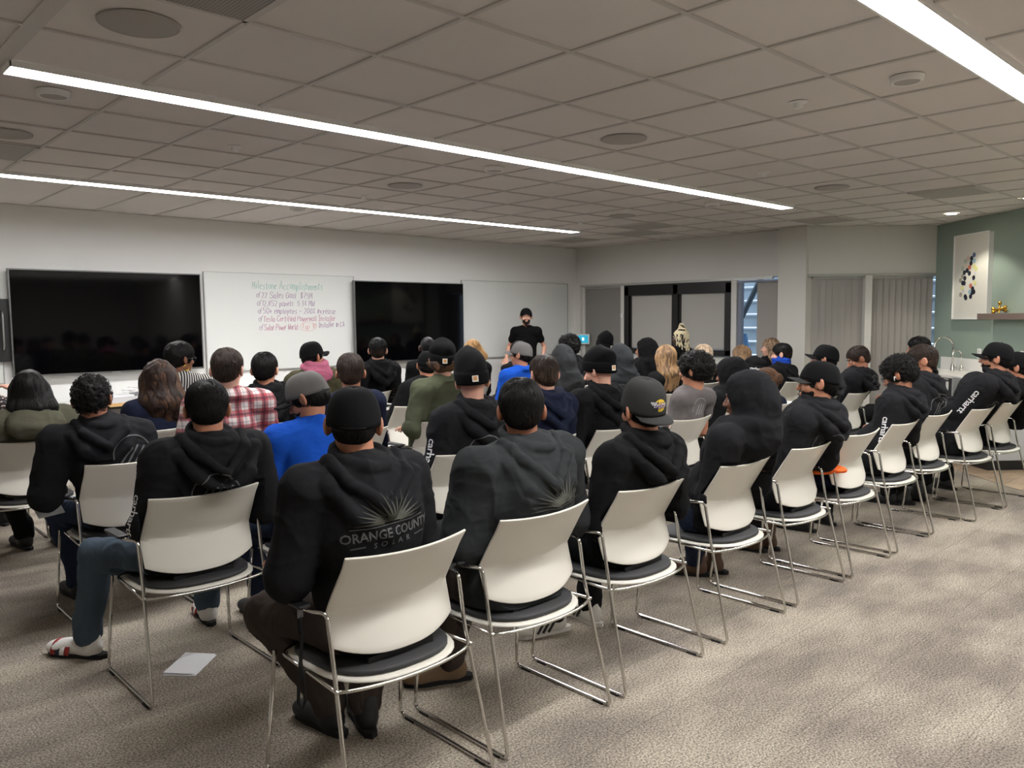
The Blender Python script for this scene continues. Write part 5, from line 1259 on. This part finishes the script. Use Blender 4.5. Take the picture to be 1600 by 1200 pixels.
# ------------------------------------------------------------------ the audience
NEAR, MID, FARV = .0058, .0075, .0095
def logo(z=.80, x=0.0, sc=1.0, m=None, word=True, rot=0):
    m = m or PRINT
    return [('arc', x, z, sc, m, rot)]+([('word', x, z, sc, m, rot)] if word else [])
PL, STR, LACE = plaid(), stripes(), lace()
PEOPLE = [
 # last row
 dict(k='1a', chair=(1.50, 2.0, 0), head=(1.46, 2.32, 1.345), look=(-34, 14, 2), b=1.08, vox=NEAR, skin='tan', hair='short', hc='black', hat='cap', hatm=BLACKCAP, hattilt=20, spread=.75, top='hoodie', topm=BLK, hoodscale=1.12, legm=BROWNT, shoe='black', arms='rest', twist=.0, anL=(.02, .36, .085), anR=(.13, .28, .085), toeL=(-.1, 1, 0), toeR=(.35, 1, 0),
      decals=[('sun', -.030, .872, .80, PRINTD, .06), ('oc', -.030, .872, .80, PRINT, .06)], label='man in black cap and black hoodie printed ORANGE COUNTY SOLAR, nearest the camera', cl='nearest white chair, under the man whose hoodie reads ORANGE COUNTY SOLAR'),
 dict(k='1b', fade='d', fadez=.0, chair=(2.14, 2.0, 0), head=(2.20, 2.27, 1.325), look=(-38, 8, 0), b=1.26, vox=NEAR, skin='med', hair='short', hc='black', quiff=True, strands=2200, top='hoodie', topm=CHAR, hoodscale=1.15, legm=BROWNT, shoe='tan', arms='rest', anL=(-.02, .36, .085), anR=(.04, .42, .085), toeL=(-.9, .5, 0), toeR=(.3, 1, 0),
      decals=[('sun', .10, .80, .95, PRINTD, .04), ('oc', .10, .80, .95, PRINTD, .04)], label='black haired man in charcoal hoodie with sunburst print, second in the last row', cl='white chair under the man in the charcoal sunburst hoodie'),
 dict(k='1c', chair=(2.81, 2.0, 0), head=(2.86, 2.18, 1.30), look=(-14, 4, -3), b=1.04, vox=NEAR, skin='tan', hair='short', hc='black', beard=True, hat='snapback', back=True, hattilt=-20, hatm=GREYCAP, brimm=GREYCAP, brim=.068, emblem='ball', top='hoodie', topm=BLK2, hoodscale=1.1, legm=BLK2, shoe='white', stripes=True, arms='rest', anL=(.02, .42, .085), anR=(.25, .38, .085), toeL=(-1, .35, 0), toeR=(.2, 1, 0),
      label='man wearing a backwards grey cap with gold ball emblem and black hoodie', cl='white chair under the man in the backwards grey cap'),
 dict(k='1d', chair=(3.585, 2.0, 0), head=(3.63, 2.12, 1.30), look=(10, 8, 0), b=1.0, vox=NEAR, skin='brown', top='hoodup', topm=BLK, legm=DENIM2, shoe='boot', arms='lap', anL=(.50, .42, .085), anR=(.62, .38, .085), toeL=(-.5, 1, 0), toeR=(-.3, 1, 0),
      decals=[('arc', .12, .80, .8, PRINT, 0)], label='person in the last row with black hood pulled up over the head', cl='white chair under the hooded person in the last row'),
 dict(k='1e', chair=(4.29, 2.0, 0), head=(4.45, 2.13, 1.31), look=(28, 2, 4), b=1.02, vox=NEAR, skin='tan', hair='short', hc='black', beard=True, hat='cap', hatm=BLACKCAP, brimm=GREYCAP, hattilt=12, brim=.07, top='hoodie', topm=BLK, legm=BLK2, shoe='boot', arms='lap', anL=(.5, .44, .085), anR=(.62, .40, .085), toeL=(-.2, 1, 0),
      decals=logo(.83, .06, .75), label='man in black cap with grey brim turning left, black hoodie with arc emblem', cl='white chair under the man in the black cap with a grey brim'),
 dict(k='1f', chair=(5.65, 2.0, 0), head=(5.82, 2.20, 1.285), look=(8, 24, 0), b=.95, vox=.0065, skin='tan', hair='curly', hc='black', glasses=True, earbud=True, face=True, strands=1500, top='hoodie', topm=BLK, legm=BLK2, shoe='black', arms='rest', decals=[('sleeve', .25, 0, .7, PRINTW, 0, 'left')], label='curly haired young man with glasses and white earbud looking down', cl='white chair under the curly haired man with glasses'),
 dict(k='1g', fade='m', fadez=.03, chair=(6.30, 2.0, 0), head=(6.42, 2.262, 1.345), look=(25, 4, 0), b=1.0, vox=.0065, skin='tan', hair='short', hairt=.35, hc='dkbrown', face=True, top='hoodie', topm=BLK, legm=BLK2, shoe='black', arms='lap', anL=(.55, .25, .085), anR=(.72, .20, .12), toeL=(-.4, 1, 0), decals=logo(.88, .05, 1.0, PRINT), label='man with faded hair and bare neck whose hoodie reads OC SOLAR', cl='white chair under the man whose hoodie reads OC SOLAR'),
 dict(k='1h', chair=(6.92, 1.89, -.05), head=(7.12, 1.955, 1.347), look=(14, -2, 0), b=1.12, vox=.0065, skin='tan', hair='short', hc='black', beard=True, face=True, hat='cap', hatm=BLACKCAP, brim=.075, hattilt=10, top='hoodie', topm=BLK, legm=BLK2, shoe='black', arms='fwd', decals=logo(.80, .10, .85)+[('sleeve', .10, 0, .85, PRINTW, 0, 'left')], label='bearded man in black cap leaning back, white word down his left sleeve', cl='white chair under the bearded man leaning back'),
 dict(k='1i', chair=(7.57, 1.86, -.05), head=(7.72, 1.957, 1.25), look=(5, 0, 0), b=1.05, vox=.0075, skin='tan', hair='short', hc='black', hat='cap', hatm=BLACKCAP, top='hoodie', topm=BLK2, legm=BLK2, shoe='black', arms='lap', label='man in plain black cap at the right edge of the photo', cl='white chair at the right edge of the photo'),
 # second row
 dict(k='2A', fade='d', fadez=-.01, chair=(1.37, 3.28, 0), head=(1.43, 3.45, 1.305), look=(-24, 14, 0), b=1.08, vox=NEAR, skin='tan', hair='short', hc='black', strands=2200, top='hoodie', topm=BLK, hoodscale=1.1, legm=DENIM, shoe='slide', arms='rest', anL=(-.31, .48, .085), anR=(.28, .52, .085), toeL=(-.55, .8, 0), toeR=(.2, 1, 0),
      decals=[('arc', .02, .84, .85, PRINT, 0), ('sleeve', .45, 0, .7, PRINTW, 0, 'left')], label='man in black hoodie, jeans, white socks and striped slides on the left', cl='white chair under the man in jeans and striped slides'),
 dict(k='2B', chair=(2.03, 3.28, 0), head=(2.01, 3.62, 1.305), look=(38, 26, 0), b=1.0, vox=.0065, skin='tan', hair='short', hc='black', hairt=1.2, beard=True, face=True, hat='cap', hatm=LGREYCAP, brimm=BLACKCAP, hattilt=8, brim=.085, top='shirt', topm=BLUE, legm=DENIM2, arms='lap', label='man in royal blue shirt and grey cap looking down to the left', cl='white chair under the man in the royal blue shirt'),
 dict(k='2C', chair=(2.83, 3.25, 0), head=(2.93, 3.42, 1.37), look=(-32, 8, -4), b=1.06, vox=.0065, skin='light', hair=None, hat='beanie', hatm=JET, patch=180, slouch=.205, peak=2.4, lean=.035, hattilt=4, top='hoodie', topm=BLK, legm=DENIM, arms='rest', decals=[('arc', .06, .83, 1.0, PRINT, 0), ('word', .06, .83, 1.0, PRINT, 0), ('sleeve', .3, 0, .8, PRINTW, 0, 'left')], label='man in black knit beanie with square patch and black hoodie with emblem, second row', cl='white chair under the second row man in the patched black beanie'),
 dict(k='2D', fade='l', fadez=.05, chair=(3.46, 3.25, 0), head=(3.54, 3.45, 1.345), look=(-18, 4, 0), b=1.0, vox=.0065, skin='light', hair='short', hairt=.5, hc='dkbrown', top='hoodie', topm=NAVY, legm=BLK2, arms='lap', label='man with cropped fade haircut in navy hooded top', cl='white chair under the man with the cropped fade haircut'),
 dict(k='2E', chair=(4.13, 3.25, 0), head=(4.08, 3.47, 1.37), look=(12, 16, 0), b=1.14, vox=.0065, skin='light', beard=True, hair=None, hat='beanie', hatm=JET, patch=196, slouch=.17, top='hoodie', topm=BLK2, legm=BLK2, arms='lap', hc='dkbrown', label='bearded man in black beanie with side patch, broad black hoodie', cl='white chair under the bearded man in the black beanie'),
 dict(k='2F', chair=(4.87, 3.18, 0), head=(4.98, 3.32, 1.33), look=(12, 2, 0), b=.92, vox=.0065, skin='tan', hair='afro', hc='black', glasses=True, face=True, top='tee', topm=GREYT, legm=BLK2, arms='lap', decals=[('arc', .08, .90, .8, PRINTL, 0)], label='man with round black curls in washed grey t-shirt', cl='white chair under the man in the grey t-shirt'),
 dict(k='3h', chair=(5.60, 3.2, 0), head=(5.62, 3.42, 1.25), look=(5, 8, 0), vox=MID, skin='brown', top='hoodup', topm=BLK2, arms='lap', label='person with black hood up between the grey t-shirt man and the woman with a bun', cl='white chair between the grey t-shirt man and the woman with a hair bun'),
 dict(k='2H', chair=(6.22, 3.2, 0), head=(6.25, 3.45, 1.125), look=(10, 22, 0), b=.9, vox=MID, skin='light', hair='bun', hc='brown', top='sweater', topm=NAVY, arms='lap', label='woman with brown hair in a low bun and navy top', cl='white chair under the woman with the low hair bun'),
 dict(k='2I', chair=(6.90, 3.15, 0), head=(6.97, 3.28, 1.31), look=(18, 0, 0), b=1.0, vox=MID, skin='tan', hair='short', hc='black', hat='cap', hatm=BLACKCAP, mask=GAITER, top='hoodie', topm=DKG, arms='lap', label='man in black cap, blue face mask and grey hoodie', cl='white chair under the man with the blue face mask'),
 dict(k='2J', fade='m', fadez=.02, chair=(7.56, 3.13, 0), head=(7.66, 3.27, 1.27), look=(38, 24, 0), b=1.05, vox=MID, skin='med', hair='short', hairt=.35, hc='dkbrown', face=True, top='hoodie', topm=BLK, arms='fwd', decals=logo(.92, .10, .8), label='brown haired man bowing his head left beside the vertical blinds', cl='white chair with a paper slip under the bowing man'),
 dict(k='2K', chair=(8.85, 3.0, 0), head=(8.9, 3.17, 1.335), look=(10, 5, 0), vox=MID, skin='med', hair='short', hc='black', hat=None, top='hoodie', topm=BLK2, arms='lap', label='black haired man half hidden behind the faded haircut man', cl='white chair of the half hidden black haired man'),
 # third row
 dict(k='3a', chair=(1.42, 4.32, 0), head=(1.28, 4.55, 1.305), look=(-30, 12, -3), b=1.08, vox=.0065, skin='med', hair='curly', hc='black', hairt=.45, strands=1500, top='hoodie', topm=BLK, legm=DENIM2, arms='rest', decals=logo(.875, .0, 1.0), label='man with short curly black hair and black emblem hoodie at the left', cl='white chair under the man with short curly hair at the left'),
 dict(k='3b', chair=(2.02, 4.4, 0), head=(2.02, 4.56, 1.405), look=(-42, 6, 0), b=1.08, vox=.0065, skin='light', hair='short', hc='dkbrown', glasses=True, top='shirt', topm=PL, legm=DENIM2, arms='rest', label='man in red and white plaid flannel shirt', cl='white chair under the man in the plaid shirt'),
 dict(k='3c', fade='m', fadez=.0, chair=(2.86, 4.42, 0), head=(2.85, 4.55, 1.345), look=(-32, 2, 0), b=.98, vox=MID, skin='tan', hair='short', hc='dkbrown', quiff=True, top='sweater', topm=NAVY, arms='lap', label='man with combed dark hair in navy top behind the near black cap', cl='white chair under the man with combed dark hair'),
 dict(k='3d', chair=(3.62, 4.42, 0), head=(3.60, 4.53, 1.43), look=(-28, 6, 0), b=1.06, vox=MID, skin='light', hair='bob', hairlen=.05, hairw=.62, hairt=.5, hc='brown', hat='beanie', hatm=JET, patch=182, slouch=.165, top='shirt', topm=GFLEECE, arms='rest', label='person in sage green fleece and black beanie with square patch', cl='white chair under the person in the green fleece'),
 dict(k='3e', chair=(5.30, 4.75, 0), head=(5.28, 4.92, 1.335), look=(-20, 5, 0), vox=MID, skin='tan', top='hoodup', topm=DKG, arms='lap', label='person with dark grey hood up left of the black beanie with side patch', cl='white chair under the person with the dark grey hood'),
 dict(k='3f', chair=(5.90, 4.62, 0), head=(5.92, 4.78, 1.33), look=(-15, 8, 0), vox=MID, skin='tan', top='hoodup', topm=CHAR, arms='lap', label='person with charcoal hood up behind the bearded beanie man', cl='white chair under the person with the charcoal hood'),
 dict(k='3g', chair=(6.42, 4.4, 0), head=(6.35, 4.56, 1.31), look=(-10, 2, 0), b=.9, vox=.007, skin='light', hair='long', wavy=True, hc='ombre', hairlen=.30, strands=900, top='sweater', topm=BLK2, arms='lap', label='woman with long wavy blonde hair and black top', cl='white chair under the woman with long wavy blonde hair'),
 dict(k='3i', chair=(7.75, 4.2, 0), head=(7.75, 4.42, 1.15), look=(10, 12, 0), vox=MID, skin='tan', hat='beanie', hatm=BLACKCAP, word=True, wordang=1.1, slouch=.15, top='jacket', topm=BLK2, arms='lap', label='person bowing in a black beanie with white lettering', cl='white chair under the person in the lettered beanie'),
 dict(k='3j', fade='m', fadez=.02, chair=(8.42, 4.2, 0), head=(8.40, 4.45, 1.26), look=(20, 4, 0), b=1.1, vox=MID, skin='light', hair='short', hc='black', hairt=.8, gaiter=GAITER, top='hoodie', topm=BLK2, arms='lap', label='man with blue neck gaiter and black jacket near the column', cl='white chair under the man with the blue gaiter'),
 # fourth row
 dict(k='4a', chair=(1.25, 5.56, 0), head=(1.24, 5.68, 1.285), look=(-25, 4, 0), b=1.0, vox=.007, skin='light', hair='long', hc='black', hairlen=.22, strands=900, top='jacket', topm=OLIVE, parkahood=True, arms='rest', shoe='black', anL=(.05, .5, .085), anR=(.25, .42, .085), label='woman with long straight black hair in olive parka', cl='white chair under the woman in the olive parka'),
 dict(k='4b', chair=(1.98, 5.5, 0), head=(2.03, 5.68, 1.31), look=(-30, 6, 0), b=.95, vox=.007, skin='light', hair='curlylong', hc='brown', hairlen=.30, strands=1100, top='sweater', topm=NAVY, arms='lap', label='woman with long curly brown hair in navy top', cl='white chair under the woman with long curly hair'),
 dict(k='4c', chair=(2.68, 5.25, 0), head=(2.66, 5.38, 1.34), look=(-42, 4, 0), vox=MID, skin='tan', hair='short', hc='black', top='hoodie', topm=BLK2, arms='lap', label='dark haired man in black top right of the plaid shirt', cl='white chair under the dark haired man beside the plaid shirt'),
 dict(k='4d', chair=(3.60, 6.2, 0), head=(3.58, 6.32, 1.385), look=(-80, 2, 0), vox=MID, skin='tan', hair='short', hc='black', hat='cap', hatm=BLACKCAP, collarhood=PINK, top='jacket', topm=CAMO, arms='lap', label='person in black cap, pink hood and mossy jacket by the whiteboard', cl='white chair under the person with the pink hood'),
 dict(k='4e', chair=(4.08, 5.4, 0), head=(4.30, 5.62, 1.29), look=(-25, 10, 4), b=1.06, vox=MID, skin='tan', hair='short', hc='black', hat='cap', hatm=BLACKCAP, back=True, brim=.0, emblem='ribbon', top='sweater', topm=BLK2, arms='wide', label='man in black cap with small white ribbon mark and black sweater', cl='white chair under the man with the ribbon mark on his cap'),
 dict(k='4f', chair=(5.50, 5.55, 0), head=(5.50, 5.68, 1.34), look=(25, 2, 0), vox=MID, skin='tan', hair='short', hc='black', hat='cap', hatm=LGREYCAP, back=False, top='shirt', topm=BLUE, arms='lap', label='man in light grey cap and bright blue shirt before the presenter', cl='white chair under the man with grey cap and bright blue shirt'),
 dict(k='4g', chair=(6.28, 5.6, 0), head=(6.28, 5.75, 1.405), look=(10, 2, 0), vox=MID, skin='med', hair='curly', hc='black', top='hoodie', topm=BLK, arms='lap', label='man with thick curly black hair right of the presenter', cl='white chair under the man with thick curly hair'),
 dict(k='4h', chair=(7.40, 6.05, 0), head=(7.40, 6.2, 1.375), look=(-20, 5, 0), vox=FARV, skin='tan', hat='beanie', hatm=JET, patch=165, slouch=.20, peak=2.3, top='hoodie', topm=BLK2, arms='lap', label='far person in a tall black beanie before the dark shade', cl='white chair under the far person in the tall beanie'),
 dict(k='4i', chair=(7.55, 5.5, 0), head=(7.55, 5.71, 1.33), look=(15, 2, 0), vox=MID, skin='tan', top='hoodup', topm=BLK2, arms='lap', label='person with black hood up in front of the black window frame', cl='white chair under the hooded person before the black window'),
 dict(k='4j', chair=(9.0, 6.1, 0), head=(9.0, 6.22, 1.46), look=(35, 4, 0), b=.9, vox=MID, skin='dark', hair='braids', hc='braid', face=True, top='sweater', topm=BLK2, arms='lap', label='woman with cream and black braids tied up', cl='white chair under the woman with cream braids'),
 dict(k='4k', chair=(7.65, 4.82, 0), head=(7.66, 5.0, 1.27), look=(0, 5, 0), b=.9, vox=FARV, skin='light', hair='long', hc='greyblonde', top='sweater', topm=BLK2, arms='lap', label='ash blonde woman half hidden behind the black curls', cl='white chair of the half hidden ash blonde woman'),
 dict(k='4l', chair=(8.55, 5.05, 0), head=(8.55, 5.05, 1.24), look=(0, 5, 0), b=.9, vox=FARV, skin='light', hair='curlylong', hairt=.5, hairlen=.2, hc='ombre', top='sweater', topm=BLK2, arms='lap', label='woman with light brown curls below the clear window', cl='white chair under the woman with light brown curls'),
 dict(k='4m', chair=(9.32, 4.95, 0), head=(9.30, 5.08, 1.30), look=(40, 2, 0), b=.9, vox=FARV, skin='light', hair='long', hc='straightb', hairlen=.28, face=True, top='sweater', topm=BLK2, arms='lap', label='woman with straight brown and blond hair beside the white column', cl='white chair under the woman beside the column'),
 # front rows
 dict(k='5a', chair=(2.45, 6.15, 0), head=(2.40, 6.26, 1.405), look=(-78, 2, 0), b=1.0, vox=.007, skin='brown', hair='short', hc='black', hairt=1.6, face=True, glasses=True, earring=True, top='sweater', topm=STR, arms='lap', label='woman in striped top with large gold hoop earring facing right', cl='white chair under the woman in the striped top'),
 dict(k='5b', fade='m', fadez=.01, chair=(4.48, 6.7, 0), head=(4.55, 6.75, 1.385), look=(-36, 2, 0), vox=MID, skin='light', hair='short', hc='black', glasses=True, top='hoodie', topm=BLK2, arms='lap', label='man with slicked black hair before the right television', cl='white chair under the man with slicked hair'),
 dict(k='5c', chair=(5.10, 6.6, 0), head=(5.18, 6.75, 1.385), look=(-40, 2, 0), vox=FARV, skin='dark', hair='buzz', hc='black', top='sweater', topm=BLK2, arms='lap', label='man with shaved dark hair in front of the right television', cl='white chair under the man with shaved hair'),
 dict(k='5d', chair=(5.85, 6.7, 0), head=(5.87, 6.83, 1.34), look=(-30, 3, 0), b=.95, vox=MID, skin='light', hair='bob', hc='blonde', hairlen=.13, wavy=True, top='sweater', topm=BLK2, arms='lap', label='woman with blonde bob beside the right television', cl='white chair under the woman with the blonde bob'),
 dict(k='5e', chair=(6.45, 6.55, 0), head=(6.42, 6.65, 1.30), look=(15, 10, 0), vox=FARV, skin='dark', hair='short', hc='black', top='hoodie', topm=BLK2, arms='lap', label='person in black hoodie bowing just below the presenter', cl='white chair of the bowing person below the presenter'),
 dict(k='0a', chair=(1.20, 6.50, 0), head=(1.10, 6.70, 1.30), look=(-20, 2, 0), b=.95, vox=FARV, skin='light', hair='long', hc='dkbrown', top='sweater', topm=LACE, arms='rest', wrR=(.22, .17, 1.07), label='woman in dotted lace top raising a hand at the left edge', cl='white chair of the woman in the lace top'),
]
INFO = {}
for i, p in enumerate(PEOPLE):
    p['seed'] = 17+i*7
    root, info = make_person(p); INFO[p['k']] = (root, info)
    c = p['chair']; place_chair(c[0], c[1], c[2], p['cl'], 'white stacking chairs')
place_chair(4.97, 2.0, 0, 'white chair in the last row holding an orange and navy jacket', 'white stacking chairs')
place_chair(4.80, 4.45, 0, 'empty white chair between the green fleece and the grey cap', 'white stacking chairs')
# the presenter, standing at the wall
pr = dict(k='pr', pose='stand', chair=(8.40, 8.56, math.radians(130)), head=(8.36, 8.50, 1.722), look=(138, 0, 0), b=.97, vox=.0062, seed=5, skin='light', hair='short', hc='dkbrown', hairt=.6, beard=True, face=True, hat='cap', hatm=BLACKCAP, hattilt=19, brim=.045, top='tee', topm=JET, legm=DENIM2, shoe='black', wrL=(-.27, .14, .99), wrR=(.27, .14, .99), label='bearded man standing in black t-shirt and cap facing the audience')
root, info = make_person(pr)

# ------------------------------------------------------------------ small things
o = empty('paper_sheet', (1.365, 3.60, .002), .75, 'folded white paper lying on the carpet', 'paper')
MB().add([(-.11, -.075, 0), (.11, -.075, 0), (.11, .075, 0), (-.11, .075, 0), (-.11, -.075, .001), (.11, -.075, .001), (.11, .075, .001), (-.11, .075, .001), (-.105, -.07, .006), (.108, -.073, .008), (.108, .073, .012), (-.105, .075, .010)], [(3, 2, 1, 0), (4, 5, 6, 7), (8, 9, 10, 11), (0, 1, 5, 4), (1, 2, 6, 5), (2, 3, 7, 6), (3, 0, 4, 7), (7, 6, 10, 11)]).build('folded_sheet', PAPER, o)
o = empty('lanyard', (1.225, 2.30, .665), 0, 'black lanyard hanging from the arm of the nearest chair', 'lanyard')
MB().tube([(0, 0, 0), (.002, -.01, -.10), (.0, .0, -.2), (-.006, .004, -.25), (-.012, .0, -.33), (0, 0, -.355), (.012, 0, -.33), (.006, -.004, -.25), (0, 0, -.2)], [.006]*9, 6).box((0, -.002, -.08), (.016, .006, .05)).build('strap', RUBBER, o, True)
MB().box((0, -.007, -.03), (.018, .005, .035)).build('buckle', mat('grey buckle', rgb(120, 120, 120), .4), o)
def cloth_blob(name, loc, parts, m, label, cat, seed, extra=None):
    lo = np.min([np.array(c)-np.array(r) for c, r in parts], 0)-.04; hi = np.max([np.array(c)+np.array(r) for c, r in parts], 0)+.04
    f = Field(lo, hi, .006)
    for c, r in parts: f.ell(c, r, None, .03)
    P, Q = f.surf(); P = folds(f, P, .010, 16, seed); P[:, 2] = np.maximum(P[:, 2], 0.001)
    o = np_obj(name, P, Q, [m]); o.location = loc; tag(o, label, cat); return o
cloth_blob('folded_jacket', (4.97, 2.27, .477), [((0, .02, .05), (.20, .15, .055)), ((.02, .06, .13), (.15, .12, .07)), ((-.1, .0, .09), (.12, .13, .06))], NAVY, 'navy jacket bundled on the empty last row chair', 'jacket', 3)
cloth_blob('safety_vest', (4.76, 2.24, .60), [((0, 0, .03), (.085, .15, .022)), ((-.05, .05, .02), (.05, .12, .02))], mat('safety orange cloth', rgb(242, 104, 22), .8, bump=.2), 'bright orange cloth lying over the navy jacket', 'vest', 4)
def lap_paper(k, dx, dy, z, w, h, rz, lab, cat='notebook', m=None):
    o = empty('notebook', (INFO[k][0].location.x+dx, INFO[k][0].location.y+dy, z), rz, lab, cat)
    MB().box((0, 0, .006), (w, h, .012)).build('pages', m or PAPER, o, bevel=.002); MB().box((0, 0, -.001), (w+.006, h+.006, .003)).build('cover', STEEL, o)
lap_paper('2J', -.12, .42, .70, .26, .20, .2, 'thin notebook held on the lap of the bowing man')
lap_paper('3c', .42, .20, .60, .24, .17, .1, 'white notepad beside the man with combed dark hair')
lap_paper('2F', -.3, .35, .64, .2, .26, .5, 'white sheet on the lap of the grey t-shirt man')
o = MB().add([(0, 0, 0), (.05, -.04, -.01), (.06, -.03, -.13), (.01, .01, -.12), (0, .003, 0), (.05, -.037, -.01), (.06, -.027, -.13), (.01, .013, -.12)], [(0, 1, 2, 3), (7, 6, 5, 4), (0, 4, 5, 1), (1, 5, 6, 2), (2, 6, 7, 3), (3, 7, 4, 0)]).build('paper_slip', PAPER, loc=(7.58, 3.14, .56)); tag(o, 'white paper slip hanging under the back of the bowing man chair', 'paper')
o = empty('paper_sheet', (1.08, 4.72, .60), .4, 'white paper held at the left knee of the curly haired man', 'paper')
MB().box((0, 0, 0), (.15, .11, .002), Matrix.Rotation(.9, 3, 'X')).build('sheet', PAPER, o)
